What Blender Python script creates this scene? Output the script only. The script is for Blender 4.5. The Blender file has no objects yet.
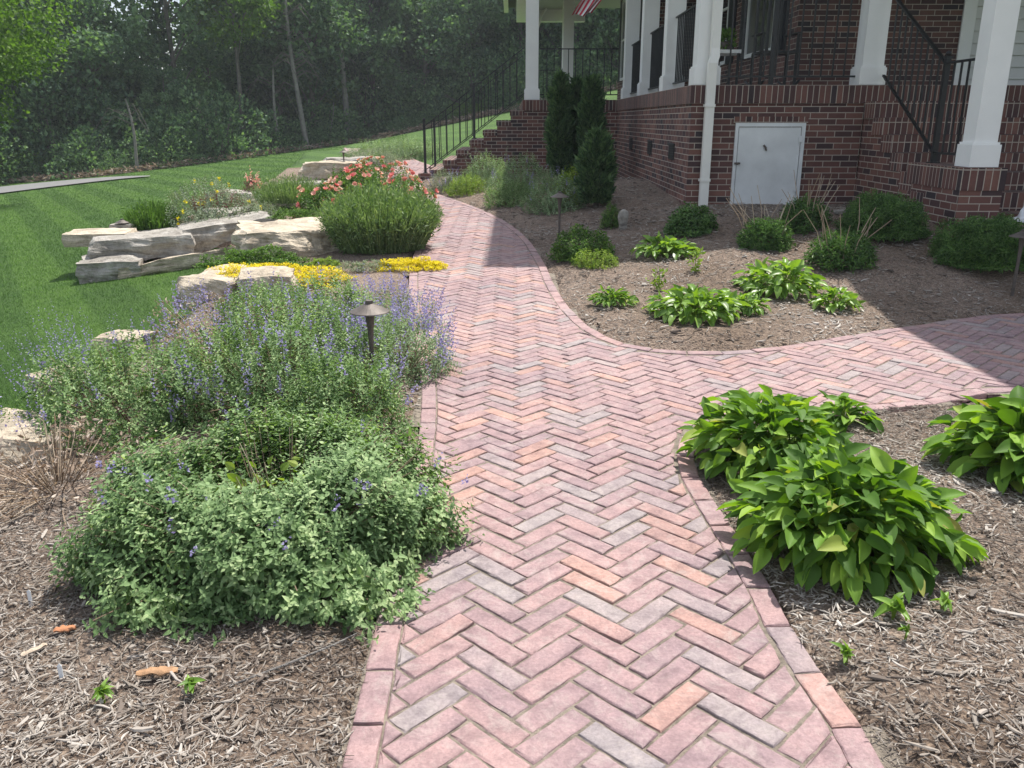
import bpy, math, random
import numpy as np
from mathutils import Vector, noise
rng = np.random.default_rng(7)
random.seed(7)
S = bpy.context.scene
C = S.collection
# ------------------------------------------------------------------ camera, light, exposure
FPX, PITCH, CAMZ = 840.0, math.radians(17.4), 1.40
cd = bpy.data.cameras.new('camera'); cam = bpy.data.objects.new('camera', cd); C.objects.link(cam)
cam.location = (0, 0, CAMZ); cam.rotation_euler = (math.pi/2-PITCH, 0, 0)
cd.sensor_width = 36; cd.lens = 36*FPX/1024; cd.clip_start = .05; cd.clip_end = 2000
S.camera = cam
SUNV = Vector((-.25, -.42, -1)).normalized()
world = bpy.data.worlds.new('World'); S.world = world; world.use_nodes = True
wn = world.node_tree; wn.nodes.clear()
sky = wn.nodes.new('ShaderNodeTexSky'); sky.sky_type = 'NISHITA'; sky.sun_disc = False
sky.sun_elevation = math.asin(-SUNV.z); sky.sun_rotation = math.atan2(-SUNV.x, -SUNV.y)
sky.air_density = 1.0; sky.dust_density = 2.5; sky.ozone_density = 1.0
bg = wn.nodes.new('ShaderNodeBackground'); bg.inputs[1].default_value = .115
wo = wn.nodes.new('ShaderNodeOutputWorld')
# thin bright cloud in the sky
tc = wn.nodes.new('ShaderNodeTexCoord'); cn = wn.nodes.new('ShaderNodeTexNoise'); cn.inputs['Scale'].default_value = 2.2
cn.inputs['Detail'].default_value = 6; cr = wn.nodes.new('ShaderNodeValToRGB')
cr.color_ramp.elements[0].position = .46; cr.color_ramp.elements[1].position = .62
mxw = wn.nodes.new('ShaderNodeMix'); mxw.data_type = 'RGBA'; mxw.inputs[7].default_value = (7.0, 7.3, 7.8, 1)
wn.links.new(tc.outputs['Generated'], cn.inputs['Vector']); wn.links.new(cn.outputs[0], cr.inputs[0])
wn.links.new(cr.outputs[0], mxw.inputs[0]); wn.links.new(sky.outputs[0], mxw.inputs[6])
wn.links.new(mxw.outputs[2], bg.inputs[0]); wn.links.new(bg.outputs[0], wo.inputs[0])
sd = bpy.data.lights.new('sun', 'SUN'); sd.energy = 5.0; sd.angle = math.radians(.55); sd.color = (1, .955, .88)
sun = bpy.data.objects.new('sun', sd); C.objects.link(sun)
sun.rotation_euler = SUNV.to_track_quat('-Z', 'Y').to_euler(); sun.location = (5, 8, 30)
S.view_settings.view_transform = 'Standard'; S.view_settings.look = 'None'
S.view_settings.exposure = 0.62; S.view_settings.gamma = 1.0; S.view_settings.use_curve_mapping = False

# ------------------------------------------------------------------ helpers: terrain
CP, SP = math.cos(PITCH), math.sin(PITCH)
def ss(a, b, x):
    t = np.clip((np.asarray(x, float)-a)/(b-a), 0, 1); return t*t*(3-2*t)
def Pz(y): return .026*np.clip(np.asarray(y, float)-6, 0, 40)
def spline(pts, n=8):
    P = [pts[0]]+list(pts)+[pts[-1]]; out = []
    for i in range(1, len(P)-2):
        p0, p1, p2, p3 = [np.array(P[i+k], float) for k in (-1, 0, 1, 2)]
        for k in range(n):
            t = k/n
            out.append(.5*((2*p1)+(-p0+p2)*t+(2*p0-5*p1+4*p2-p3)*t*t+(-p0+3*p1-3*p2+p3)*t**3))
    out.append(np.array(pts[-1], float)); return np.array(out)
def px(x, y, zf=None):
    """point of the ground seen along a sight line"""
    u, v = (x-512)/FPX, (384-y)/FPX
    dz = -SP+v*CP; dy = CP+v*SP
    Z = 1.4/max(1e-3, -dz) if dz < 0 else 50
    for _ in range(40):
        z = float(zf(Z*u, Z*dy)) if zf else float(Pz(Z*dy))
        Zn = (CAMZ-z)/max(.004, -dz); Z = .5*Z+.5*min(Zn, 90)
    return (Z*u, Z*dy)
# outline of the brick path, outer edge of its border bricks (counter-clockwise)
LEFT = spline([(-.39, -1.5), (-.39, .5), (-.39, 1.5), (-.40, 2.2), (-.42, 3.2), (-.47, 4.1), (-.58, 5.0), (-.80, 6.4), (-.98, 8), (-1.12, 10), (-1.5, 12.5), (-2.2, 15), (-3.0, 17), (-3.6, 19.5), (-4.3, 23), (-5.4, 28)], 8)
RUP = [px(1024, 313), px(900, 327), px(800, 343), px(720, 351), px(650, 348), px(606, 336), px(575, 313), px(556, 287), px(544, 262), px(527, 238), px(505, 221), px(478, 208), px(445, 196)]
RIGHT_UP = spline([(7, 6.1), (5.0, 5.95)]+RUP+[(-1.55, 15.2), (-1.75, 16.6), (-1.80, 18), (-1.78, 20), (-2.6, 23), (-3.6, 28)], 8)
RLO = [px(892, 775), px(850, 706), px(803, 645), px(775, 592), px(745, 545), px(718, 505), px(697, 468)]
RIGHT_LO = spline([(.9, -1.5), (.84, .4), (.83, 1.2)]+RLO+[px(700, 436), px(745, 420), px(850, 412), px(940, 403), px(1024, 391), (4.0, 4.15), (7, 4.5)], 8)
OUT = np.vstack([RIGHT_LO, RIGHT_UP, LEFT[::-1]])
def resample(poly, step):
    d = np.r_[0, np.cumsum(np.linalg.norm(np.diff(poly, axis=0), axis=1))]
    n = max(2, int(round(d[-1]/step))); s = np.linspace(0, d[-1], n+1)
    return np.c_[np.interp(s, d, poly[:, 0]), np.interp(s, d, poly[:, 1])]
def inside(poly, x, y):
    x = np.asarray(x, float); y = np.asarray(y, float); r = np.zeros(x.shape, bool)
    n = len(poly)
    if x.size < 300:
        X, Y = x.reshape(-1, 1), y.reshape(-1, 1); p, q = poly, np.roll(poly, -1, 0); dy = np.where(p[:, 1] == q[:, 1], 1, q[:, 1]-p[:, 1])
        return ((((p[:, 1] > Y) != (q[:, 1] > Y)) & (X < (q[:, 0]-p[:, 0])*(Y-p[:, 1])/dy+p[:, 0])).sum(1) % 2 == 1).reshape(x.shape)
    for i in range(n):
        x0, y0 = poly[i]; x1, y1 = poly[(i+1) % n]
        if y0 == y1: continue
        c = ((y0 > y) != (y1 > y)) & (x < (x1-x0)*(y-y0)/(y1-y0)+x0); r ^= c
    return r
def pdist(poly, x, y, closed=True):
    x = np.asarray(x, float); y = np.asarray(y, float); best = np.full(x.shape, 1e9)
    n = len(poly)
    if x.size < 300:
        X, Y = x.reshape(-1, 1), y.reshape(-1, 1); e = np.roll(poly, -1, 0)-poly; L = np.maximum((e**2).sum(1), 1e-12)
        t = np.clip(((X-poly[:, 0])*e[:, 0]+(Y-poly[:, 1])*e[:, 1])/L, 0, 1)
        return np.hypot(X-poly[:, 0]-t*e[:, 0], Y-poly[:, 1]-t*e[:, 1]).min(1).reshape(x.shape)
    for i in range(n if closed else n-1):
        x0, y0 = poly[i]; x1, y1 = poly[(i+1) % n]; dx, dy = x1-x0, y1-y0; L = dx*dx+dy*dy
        if L < 1e-12: continue
        t = np.clip(((x-x0)*dx+(y-y0)*dy)/L, 0, 1)
        best = np.minimum(best, np.hypot(x-x0-t*dx, y-y0-t*dy))
    return best
GARDEN = np.array([(-4.5, -2), (-3.6, 1.5), (-3.0, 3.0), (-2.62, 4.2), (-2.6, 5.2), (-2.65, 6.5), (-2.85, 7.8), (-3.0, 9.3), (-3.3, 10.6), (-4.0, 10.35), (-4.95, 10.0),
    (-5.35, 10.6), (-5.3, 12.5), (-5.0, 15), (-5.3, 19), (-6.0, 24), (-7.2, 30), (-3.2, 31), (-1.2, 25), (-.9, 20.5), (1, 20.3), (9, 20), (14, 12), (14, -2)])
def Lz(x, y):
    x = np.asarray(x, float); y = np.asarray(y, float)
    return -.2+.09*np.clip(x, -45, 6)+.0253*np.clip(y, -10, 55)+.115*np.clip(x+8, 0, 16)*ss(20, 34, y)
SUBP = OUT[::3]
def Bz(x, y, d=None):
    x = np.asarray(x, float); y = np.asarray(y, float)
    if d is None: d = np.where(inside(SUBP, x, y), 0, pdist(SUBP, x, y))
    lx = np.interp(y, LEFT[:, 1], LEFT[:, 0])
    r = Pz(y)+.31*ss(0, 2.4, d)*ss(5.2, 9.6, y)*(1-ss(13, 16.5, y)*.8)*(x > lx)+.035*ss(.02, .35, d)*(x > lx)+.15*ss(2.4, 3.4, x)*ss(.1, .9, d)*ss(6.2, 7.2, y)*(1-ss(8.4, 10, y))
    l = Pz(y)-.075*d+.03*ss(.02, .3, d)
    return np.where(x > lx, r, l)
def Gz(x, y, d=None):
    x = np.asarray(x, float); y = np.asarray(y, float)
    b = Bz(x, y, d); l = Lz(x, y)
    ins = inside(GARDEN, x, y); gd = pdist(GARDEN, x, y)
    m = np.where(ins, ss(0, .3, gd+.15), ss(.3, 0, gd+.15)*0+np.clip(.5-gd*3.3, 0, .5)*0)
    return l+(b-l)*m
def gz(x, y): return float(Gz(np.array([x]), np.array([y]))[0])
def gpx(x, y):
    X, Y = px(x, y, lambda a, b: gz(a, b)); return X, Y, gz(X, Y)

# ------------------------------------------------------------------ helpers: meshes
def wpos(o):
    v = Vector((0, 0, 0))
    while o: v = v+o.location; o = o.parent
    return np.array(v)
class MB:
    def __init__(s): s.V = []; s.F = []; s.T = []; s.n = 0
    def add(s, V, F, T=0.5):
        V = np.asarray(V, float).reshape(-1, 3); 
        if len(V) == 0: return
        s.V.append(V); s.T.append(np.broadcast_to(np.asarray(T, float), (len(V),)).copy())
        if isinstance(F, np.ndarray): s.F.append(F+s.n)
        else:
            for f in F: s.F.append(np.array([f])+s.n)
        s.n += len(V)
    def box(s, x0, x1, y0, y1, z0, z1, t=.5):
        V = [(x0, y0, z0), (x1, y0, z0), (x1, y1, z0), (x0, y1, z0), (x0, y0, z1), (x1, y0, z1), (x1, y1, z1), (x0, y1, z1)]
        s.add(V, np.array([(0, 3, 2, 1), (4, 5, 6, 7), (0, 1, 5, 4), (1, 2, 6, 5), (2, 3, 7, 6), (3, 0, 4, 7)]), t)
    def tube(s, pts, rad, n=8, t=.5, cap=True):
        pts = [Vector(p) for p in pts]
        if not hasattr(rad, '__len__'): rad = [rad]*len(pts)
        V = []; up = Vector((.13, .31, .94)).normalized()
        for i, p in enumerate(pts):
            d = (pts[min(i+1, len(pts)-1)]-pts[max(i-1, 0)]).normalized()
            a = d.cross(up)
            if a.length < .05: a = d.cross(Vector((1, 0, 0)))
            a.normalize(); b = d.cross(a)
            for k in range(n):
                an = 2*math.pi*k/n; V.append(p+(a*math.cos(an)+b*math.sin(an))*rad[i])
        F = []
        for i in range(len(pts)-1):
            for k in range(n):
                F.append((i*n+k, i*n+(k+1) % n, (i+1)*n+(k+1) % n, (i+1)*n+k))
        s.add([tuple(v) for v in V], np.array(F), t)
        if cap:
            m = s.n-len(V)
            s.F.append(np.array([[m+k for k in range(n)]])); s.F.append(np.array([[m+(len(pts)-1)*n+k for k in range(n)][::-1]]))
    def lathe(s, c, prof, n=20, t=.5):
        V = []; F = []
        for r, z in prof:
            for k in range(n):
                a = 2*math.pi*k/n; V.append((c[0]+r*math.cos(a), c[1]+r*math.sin(a), c[2]+z))
        for i in range(len(prof)-1):
            for k in range(n): F.append((i*n+k, i*n+(k+1) % n, (i+1)*n+(k+1) % n, (i+1)*n+k))
        s.add(V, np.array(F), t)
    def build(s, name, mat, parent=None, smooth=False, loc=None):
        V = np.vstack(s.V); T = np.concatenate(s.T)
        o_ = wpos(parent) if parent else np.array(loc if loc is not None else (0, 0, 0), float)
        me = bpy.data.meshes.new(name)
        me.vertices.add(len(V)); me.vertices.foreach_set('co', (V-o_).astype(np.float32).ravel())
        loops = np.concatenate([f.ravel() for f in s.F]); tot = np.concatenate([np.full(len(f), f.shape[1]) for f in s.F])
        me.loops.add(len(loops)); me.loops.foreach_set('vertex_index', loops.astype(np.int32))
        me.polygons.add(len(tot)); me.polygons.foreach_set('loop_start', np.r_[0, np.cumsum(tot)[:-1]].astype(np.int32))
        me.polygons.foreach_set('loop_total', tot.astype(np.int32))
        me.polygons.foreach_set('use_smooth', np.full(len(tot), bool(smooth)))
        me.update(calc_edges=True); me.validate()
        at = me.attributes.new('tint', 'FLOAT', 'POINT'); at.data.foreach_set('value', T.astype(np.float32))
        me.materials.append(mat)
        o = bpy.data.objects.new(name, me); C.objects.link(o)
        if parent: o.parent = parent
        elif loc is not None: o.location = loc
        return o
def tag(o, label=None, cat=None, group=None, kind=None):
    if label: o['label'] = label
    if cat: o['category'] = cat
    if group: o['group'] = group
    if kind: o['kind'] = kind
    return o
def empty(name, loc=(0, 0, 0), label=None, cat=None, group=None):
    o = bpy.data.objects.new(name, None); C.objects.link(o); o.location = loc; o.empty_display_size = .1
    return tag(o, label, cat, group)
def copy_tree(o, parent=None):
    c = o.copy(); C.objects.link(c); c.parent = parent
    for ch in list(o.children): copy_tree(ch, c)
    return c
def leafT(w=.5, fold=.12, droop=0.0, n=2):
    """leaf blade of unit length along +x, width w, normal +z"""
    if n == 1: return np.array([(0, 0, 0), (.45, w/2, fold), (1, 0, -droop), (.45, -w/2, fold)]), np.array([(0, 2, 1), (0, 3, 2)])
    prof = [(0, .0), (.2, .42), (.45, .5), (.75, .3), (1, 0)]
    V = []; F = []
    for i, (t, a) in enumerate(prof):
        z = -droop*t*t
        V += [(t, a*w, z+fold*a), (t, 0, z), (t, -a*w, z+fold*a)]
    for i in range(4):
        b = i*3; F += [(b, b+1, b+4, b+3), (b+1, b+2, b+5, b+4)]
    return np.array(V), np.array(F)
LEAF1 = leafT(.5, .1, .1, 1)
LEAFB = leafT(.62, .14, .2, 2)
def unit(v): return v/np.maximum(1e-9, np.linalg.norm(v, axis=-1, keepdims=True))
def scatter(mb, tpl, P, D, N, size, tint=None, wscale=None):
    """copies of a template: P points, D long axis, N approximate normal, size per copy"""
    V, F = tpl; P = np.asarray(P, float); n = len(P)
    if n == 0: return
    D = unit(np.asarray(D, float)); N = np.asarray(N, float)
    B = unit(np.cross(N, D)); N = np.cross(D, B)
    size = np.broadcast_to(size, (n,)); ws = size if wscale is None else size*wscale
    W = P[:, None, :]+V[None, :, 0:1]*(D*size[:, None])[:, None, :]+V[None, :, 1:2]*(B*ws[:, None])[:, None, :]+V[None, :, 2:3]*(N*size[:, None])[:, None, :]
    FF = (F[None]+(np.arange(n)*len(V))[:, None, None]).reshape(-1, F.shape[1])
    t = rng.random(n) if tint is None else np.broadcast_to(tint, (n,))
    mb.add(W.reshape(-1, 3), FF, np.repeat(t, len(V)))
def rdir(n): return unit(rng.normal(size=(n, 3)))

# ------------------------------------------------------------------ helpers: materials
def newmat(name):
    m = bpy.data.materials.new(name); m.use_nodes = True; nt = m.node_tree; nt.nodes.clear()
    o = nt.nodes.new('ShaderNodeOutputMaterial'); p = nt.nodes.new('ShaderNodeBsdfPrincipled')
    nt.links.new(p.outputs[0], o.inputs[0]); return m, nt, p, o
def nd(nt, t, **k):
    n = nt.nodes.new(t)
    for a, b in k.items():
        if a in n.inputs: n.inputs[a].default_value = b
        else: setattr(n, a, b)
    return n
def ramp(nt, fac, stops):
    r = nt.nodes.new('ShaderNodeValToRGB'); e = r.color_ramp.elements
    while len(e) < len(stops): e.new(.5)
    for i, (p, c) in enumerate(stops): e[i].position = p; e[i].color = (*c, 1)
    nt.links.new(fac, r.inputs[0]); return r.outputs[0]
def mixc(nt, f, a, b, mode='MIX'):
    m = nt.nodes.new('ShaderNodeMix'); m.data_type = 'RGBA'; m.blend_type = mode
    for i, v in ((0, f), (6, a), (7, b)):
        if hasattr(v, 'links'): nt.links.new(v, m.inputs[i])
        else: m.inputs[i].default_value = v if i == 0 else (*v, 1)
    return m.outputs[2]
def noise_(nt, scale, detail=4, rough=.55, vec=None, dist=0):
    n = nd(nt, 'ShaderNodeTexNoise', Scale=scale, Detail=detail, Roughness=rough, Distortion=dist)
    if vec is not None: nt.links.new(vec, n.inputs['Vector'])
    return n.outputs[0]
def pos(nt): return nt.nodes.new('ShaderNodeNewGeometry').outputs['Position']
def objc(nt): return nt.nodes.new('ShaderNodeTexCoord').outputs['Object']
def bump(nt, p, h, strength=.3, dist=.01):
    b = nd(nt, 'ShaderNodeBump', Strength=strength, Distance=dist); nt.links.new(h, b.inputs['Height']); nt.links.new(b.outputs[0], p.inputs['Normal'])
def plain(name, col, rough=.6, metal=0, nscale=6, var=.15, bmp=0, dist=.004):
    m, nt, p, o = newmat(name); v = objc(nt)
    f = noise_(nt, nscale, 5, .6, v)
    c = ramp(nt, f, [(.3, tuple(x*(1-var) for x in col)), (.7, tuple(min(1, x*(1+var)) for x in col))])
    nt.links.new(c, p.inputs['Base Color']); p.inputs['Roughness'].default_value = rough; p.inputs['Metallic'].default_value = metal
    if bmp: bump(nt, p, noise_(nt, nscale*8, 4, .6, v), bmp, dist)
    return m
def leafmat(name, stops, trans=.35, rough=.5, spec=.4, tcol=None):
    m, nt, p, o = newmat(name)
    a = nd(nt, 'ShaderNodeAttribute', attribute_name='tint')
    c = ramp(nt, a.outputs['Fac'], stops)
    nt.links.new(c, p.inputs['Base Color']); p.inputs['Roughness'].default_value = rough
    p.inputs['Specular IOR Level'].default_value = spec
    if trans > 0:
        tr = nt.nodes.new('ShaderNodeBsdfTranslucent')
        tm = mixc(nt, 1.0, c, tcol or (1.0, 1.15, .45), 'MULTIPLY'); nt.links.new(tm, tr.inputs[0])
        ms = nd(nt, 'ShaderNodeMixShader', Fac=trans)
        nt.links.new(p.outputs[0], ms.inputs[1]); nt.links.new(tr.outputs[0], ms.inputs[2]); nt.links.new(ms.outputs[0], o.inputs[0])
    return m
def wall_uv(nt, z0=0.0, x0=0.0):
    """metres along the wall and up it, from position and normal"""
    g = nt.nodes.new('ShaderNodeNewGeometry'); s = nt.nodes.new('ShaderNodeSeparateXYZ'); n = nt.nodes.new('ShaderNodeSeparateXYZ')
    nt.links.new(g.outputs['Position'], s.inputs[0]); nt.links.new(g.outputs['True Normal'], n.inputs[0])
    def mth(op, a, b=None):
        k = nt.nodes.new('ShaderNodeMath'); k.operation = op
        for i, v in enumerate((a, b)):
            if v is None: continue
            if hasattr(v, 'links'): nt.links.new(v, k.inputs[i])
            else: k.inputs[i].default_value = v
        return k.outputs[0]
    ax = mth('GREATER_THAN', mth('ABSOLUTE', n.outputs[0]), .5); az = mth('GREATER_THAN', mth('ABSOLUTE', n.outputs[2]), .5)
    u = mth('ADD', mth('MULTIPLY', s.outputs[1], ax), mth('MULTIPLY', s.outputs[0], mth('SUBTRACT', 1, ax)))
    v = mth('ADD', mth('MULTIPLY', s.outputs[1], az), mth('MULTIPLY', mth('SUBTRACT', s.outputs[2], z0), mth('SUBTRACT', 1, az)))
    c = nt.nodes.new('ShaderNodeCombineXYZ'); nt.links.new(mth('SUBTRACT', u, x0), c.inputs[0]); nt.links.new(v, c.inputs[1])
    return c.outputs[0]
def brickmat(name, bw, bh, offset=.5, z0=0.0, dark=1.0, mort=(.44, .38, .32)):
    m, nt, p, o = newmat(name); uv = wall_uv(nt, z0)
    b = nd(nt, 'ShaderNodeTexBrick', Scale=1.0); b.offset = offset; b.squash = 1
    b.inputs['Brick Width'].default_value = bw; b.inputs['Row Height'].default_value = bh
    b.inputs['Mortar Size'].default_value = .0052; b.inputs['Mortar Smooth'].default_value = .25; b.inputs['Bias'].default_value = 0
    b.inputs['Color1'].default_value = (0, 0, 0, 1); b.inputs['Color2'].default_value = (1, 1, 1, 1); b.inputs['Mortar'].default_value = (.5, .5, .5, 1)
    nt.links.new(uv, b.inputs['Vector'])
    k = dark
    bc = ramp(nt, b.outputs['Color'], [(0, (.035*k, .025*k, .03*k)), (.25, (.085*k, .038*k, .036*k)), (.6, (.13*k, .056*k, .047*k)), (1, (.19*k, .088*k, .068*k))])
    pp = pos(nt)
    nz = noise_(nt, 60, 5, .7, pp); bc = mixc(nt, .35, bc, ramp(nt, nz, [(.3, (.35, .35, .35)), (.7, (1, 1, 1))]), 'MULTIPLY')
    st = ramp(nt, noise_(nt, 1.3, 4, .6, pp), [(.35, (.75, .75, .75)), (.65, (1.1, 1.08, 1.05))])
    bc = mixc(nt, 1, bc, st, 'MULTIPLY')
    col = mixc(nt, b.outputs['Fac'], bc, mixc(nt, .5, mort, ramp(nt, nz, [(.3, tuple(x*.6 for x in mort)), (.7, mort)])))
    nt.links.new(col, p.inputs['Base Color']); p.inputs['Roughness'].default_value = .85
    iv = nt.nodes.new('ShaderNodeMath'); iv.operation = 'SUBTRACT'; iv.inputs[0].default_value = 1; nt.links.new(b.outputs['Fac'], iv.inputs[1])
    ad = nt.nodes.new('ShaderNodeMath'); ad.operation = 'MULTIPLY_ADD'; nt.links.new(nz, ad.inputs[0]); ad.inputs[1].default_value = .3; nt.links.new(iv.outputs[0], ad.inputs[2])
    bump(nt, p, ad.outputs[0], .8, .006)
    return m

# --- materials
def mulch_mat():
    m, nt, p, o = newmat('mulch'); v = pos(nt)
    vo = nd(nt, 'ShaderNodeTexVoronoi', Scale=60.0); nt.links.new(mixc(nt, .06, v, nt.nodes.new('ShaderNodeTexNoise').outputs[1]), vo.inputs['Vector'])
    f = noise_(nt, 45, 6, .7, v, 1.5); big = noise_(nt, 1.1, 4, .6, v)
    c1 = ramp(nt, f, [(.25, (.055, .04, .032)), (.45, (.16, .12, .095)), (.6, (.32, .255, .205)), (.78, (.52, .45, .375))])
    c2 = ramp(nt, big, [(.35, (.75, .68, .6)), (.65, (1.15, 1.12, 1.1))])
    c = mixc(nt, 1, c1, c2, 'MULTIPLY'); nt.links.new(c, p.inputs['Base Color']); p.inputs['Roughness'].default_value = .95
    ad = nt.nodes.new('ShaderNodeMath'); ad.operation = 'ADD'; nt.links.new(f, ad.inputs[0]); nt.links.new(vo.outputs['Distance'], ad.inputs[1])
    bump(nt, p, ad.outputs[0], 1, .02); return m
M_MULCH = mulch_mat()
M_CHIP = leafmat('mulch_chip', [(0, (.06, .046, .038)), (.22, (.13, .105, .088)), (.45, (.23, .20, .17)), (.75, (.34, .305, .27)), (1, (.47, .435, .39))], 0, .85, .2)
def grass_mat(blade=False):
    m, nt, p, o = newmat('grass_blades' if blade else 'lawn'); v = pos(nt)
    w = nd(nt, 'ShaderNodeMapping'); w.inputs['Rotation'].default_value = (0, 0, math.radians(-32)); nt.links.new(v, w.inputs[0])
    wv = nd(nt, 'ShaderNodeTexWave', Scale=.30, Distortion=.3); wv.inputs['Detail Scale'].default_value = .6; wv.inputs['Detail'].default_value = 1; nt.links.new(w.outputs[0], wv.inputs[0])
    st = ramp(nt, wv.outputs['Fac'], [(.40, (.052, .112, .022)), (.60, (.070, .142, .027))])
    n1 = noise_(nt, 1.5, 5, .6, v); n2 = noise_(nt, 55 if not blade else 8, 4, .7, v)
    c = mixc(nt, 1, st, ramp(nt, n1, [(.3, (.8, .85, .8)), (.7, (1.15, 1.1, 1.05))]), 'MULTIPLY')
    c = mixc(nt, 1, c, ramp(nt, n2, [(.3, (.55, .6, .5)), (.7, (1.35, 1.3, 1.3))]), 'MULTIPLY')
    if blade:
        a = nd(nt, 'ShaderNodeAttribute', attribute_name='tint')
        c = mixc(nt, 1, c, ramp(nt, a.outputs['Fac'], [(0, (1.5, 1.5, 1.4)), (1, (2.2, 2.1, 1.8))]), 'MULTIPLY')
    nt.links.new(c, p.inputs['Base Color']); p.inputs['Roughness'].default_value = .75; p.inputs['Specular IOR Level'].default_value = .2
    if not blade: bump(nt, p, noise_(nt, 30, 5, .7, v), 1, .05)
    return m
M_LAWN = grass_mat(); M_BLADE = grass_mat(True)
def paver_mat():
    m, nt, p, o = newmat('clay_paver'); v = pos(nt)
    a = nd(nt, 'ShaderNodeAttribute', attribute_name='tint')
    c = ramp(nt, a.outputs['Fac'], [(0, (.265, .232, .232)), (.1, (.275, .225, .226)), (.2, (.265, .187, .194)), (.5, (.29, .195, .198)), (.72, (.312, .205, .20)), (.86, (.335, .208, .185)), (1, (.36, .218, .18))])
    f = noise_(nt, 90, 6, .75, v); g = noise_(nt, 14, 5, .6, v); h = noise_(nt, 1.2, 4, .6, v)
    c = mixc(nt, 1, c, ramp(nt, f, [(.3, (.72, .7, .7)), (.55, (1, 1, 1)), (.75, (1.3, 1.3, 1.32))]), 'MULTIPLY')
    c = mixc(nt, 1, c, ramp(nt, g, [(.3, (.70, .68, .70)), (.5, (1, 1, 1)), (.72, (1.22, 1.20, 1.17))]), 'MULTIPLY')
    c = mixc(nt, 1, c, ramp(nt, h, [(.35, (.82, .82, .86)), (.65, (1.12, 1.09, 1.05))]), 'MULTIPLY')
    # pale scuffs and lichen
    s = ramp(nt, noise_(nt, 9, 8, .8, v, 1), [(.5, (0, 0, 0)), (.68, (1, 1, 1))])
    sc = nt.nodes.new('ShaderNodeMath'); sc.operation = 'MULTIPLY'; sc.inputs[1].default_value = .5; nt.links.new(s, sc.inputs[0])
    c = mixc(nt, sc.outputs[0], c, (.40, .35, .32))
    d_ = ramp(nt, noise_(nt, 23, 6, .7, v, 2), [(.60, (0, 0, 0)), (.70, (.55, .55, .55))]); c = mixc(nt, d_, c, (.15, .115, .10))
    nt.links.new(c, p.inputs['Base Color']); p.inputs['Roughness'].default_value = .8
    ad = nt.nodes.new('ShaderNodeMath'); ad.operation = 'MULTIPLY_ADD'; ad.inputs[1].default_value = 2.2; nt.links.new(g, ad.inputs[0]); nt.links.new(f, ad.inputs[2])
    bump(nt, p, ad.outputs[0], .7, .004); return m
M_PAVER = paver_mat()
M_SAND = plain('joint_sand', (.23, .195, .155), .95, 0, 30, .45, 1, .01)
M_ROAD = plain('driveway_concrete', (.15, .15, .15), .9, 0, 2, .1, .3)
M_BRICK = brickmat('wall_brick', .203, .0677, dark=1.15)
M_SOLD = brickmat('soldier_brick', .0677, .203, 0, 1.79-.203*5, 1.1)
M_DECK = brickmat('tread_brick', .0677, .203, 0, .1, 1.6, (.45, .4, .34))
M_BODY = brickmat('house_brick', .203, .0677, .5, .02)
M_TAGRAY = plain('grey_metal', (.05, .05, .052), .6)
M_WHITE = plain('white_paint', (.78, .78, .76), .45, 0, 3, .04)
M_TRIM = plain('off_white_paint', (.70, .70, .67), .5, 0, 3, .05)
M_DOORP = plain('weathered_white_paint', (.64, .66, .66), .6, 0, 2.6, .13, .2)
M_BLACK = plain('black_iron', (.018, .019, .021), .42, .3, 30, .2)
M_BRONZE = plain('weathered_bronze', (.10, .085, .075), .6, .35, 25, .3, .3)
M_SHUT = plain('shutter_paint', (.016, .019, .026), .5, 0, 8, .2)
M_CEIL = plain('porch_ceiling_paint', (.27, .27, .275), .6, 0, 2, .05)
M_SIDING = plain('lap_siding', (.62, .62, .60), .55, 0, 2, .05)
M_ROOF = plain('roof_shingle', (.08, .075, .07), .9, 0, 6, .3, .5)
M_ALU = plain('white_aluminium', (.74, .73, .68), .35, 0, 3, .05)
def glass_mat():
    m, nt, p, o = newmat('window_glass'); p.inputs['Base Color'].default_value = (.012, .015, .018, 1); p.inputs['Roughness'].default_value = .06
    p.inputs['Specular IOR Level'].default_value = .8; return m
M_GLASS = glass_mat()
def rock_mat(k=(1, 1, 1), nm='field_stone'):
    m, nt, p, o = newmat(nm); v = objc(nt)
    a = noise_(nt, 3, 8, .7, v, .6); b = noise_(nt, 22, 6, .75, v); mp = nd(nt, 'ShaderNodeMapping'); mp.inputs['Scale'].default_value = (1.2, 1.2, 9); nt.links.new(v, mp.inputs[0])
    st = noise_(nt, 2.5, 5, .6, mp.outputs[0], .5)
    c = ramp(nt, a, [(.25, (.16, .15, .14)), (.42, (.30, .285, .26)), (.6, (.42, .405, .38)), (.8, (.56, .545, .52))])
    c = mixc(nt, .75, c, ramp(nt, st, [(.3, (.45, .4, .36)), (.5, (1, .97, .92)), (.75, (1.1, 1.08, 1.06))]), 'MULTIPLY')
    c = mixc(nt, .6, c, ramp(nt, b, [(.3, (.5, .48, .46)), (.6, (1.1, 1.1, 1.1))]), 'MULTIPLY')
    c = mixc(nt, 1, c, k, 'MULTIPLY'); nt.links.new(c, p.inputs['Base Color']); p.inputs['Roughness'].default_value = .9
    ad = nt.nodes.new('ShaderNodeMath'); ad.operation = 'ADD'; nt.links.new(st, ad.inputs[0]); nt.links.new(b, ad.inputs[1]); bump(nt, p, ad.outputs[0], .9, .03)
    return m
M_ROCK = rock_mat(); M_TAN = rock_mat((1.42, 1.30, 1.13), 'tan_stone')
M_PALE = plain('pale_bark', (.22, .205, .19), .95, 0, 5, .3, 1, .04)
M_BARK = plain('bark', (.13, .115, .10), .95, 0, 5, .35, 1, .04)
M_TWIG = leafmat('dry_stems', [(0, (.16, .11, .075)), (.6, (.33, .25, .18)), (1, (.48, .40, .31))], .1, .8, .2, (1, .9, .7))
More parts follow.
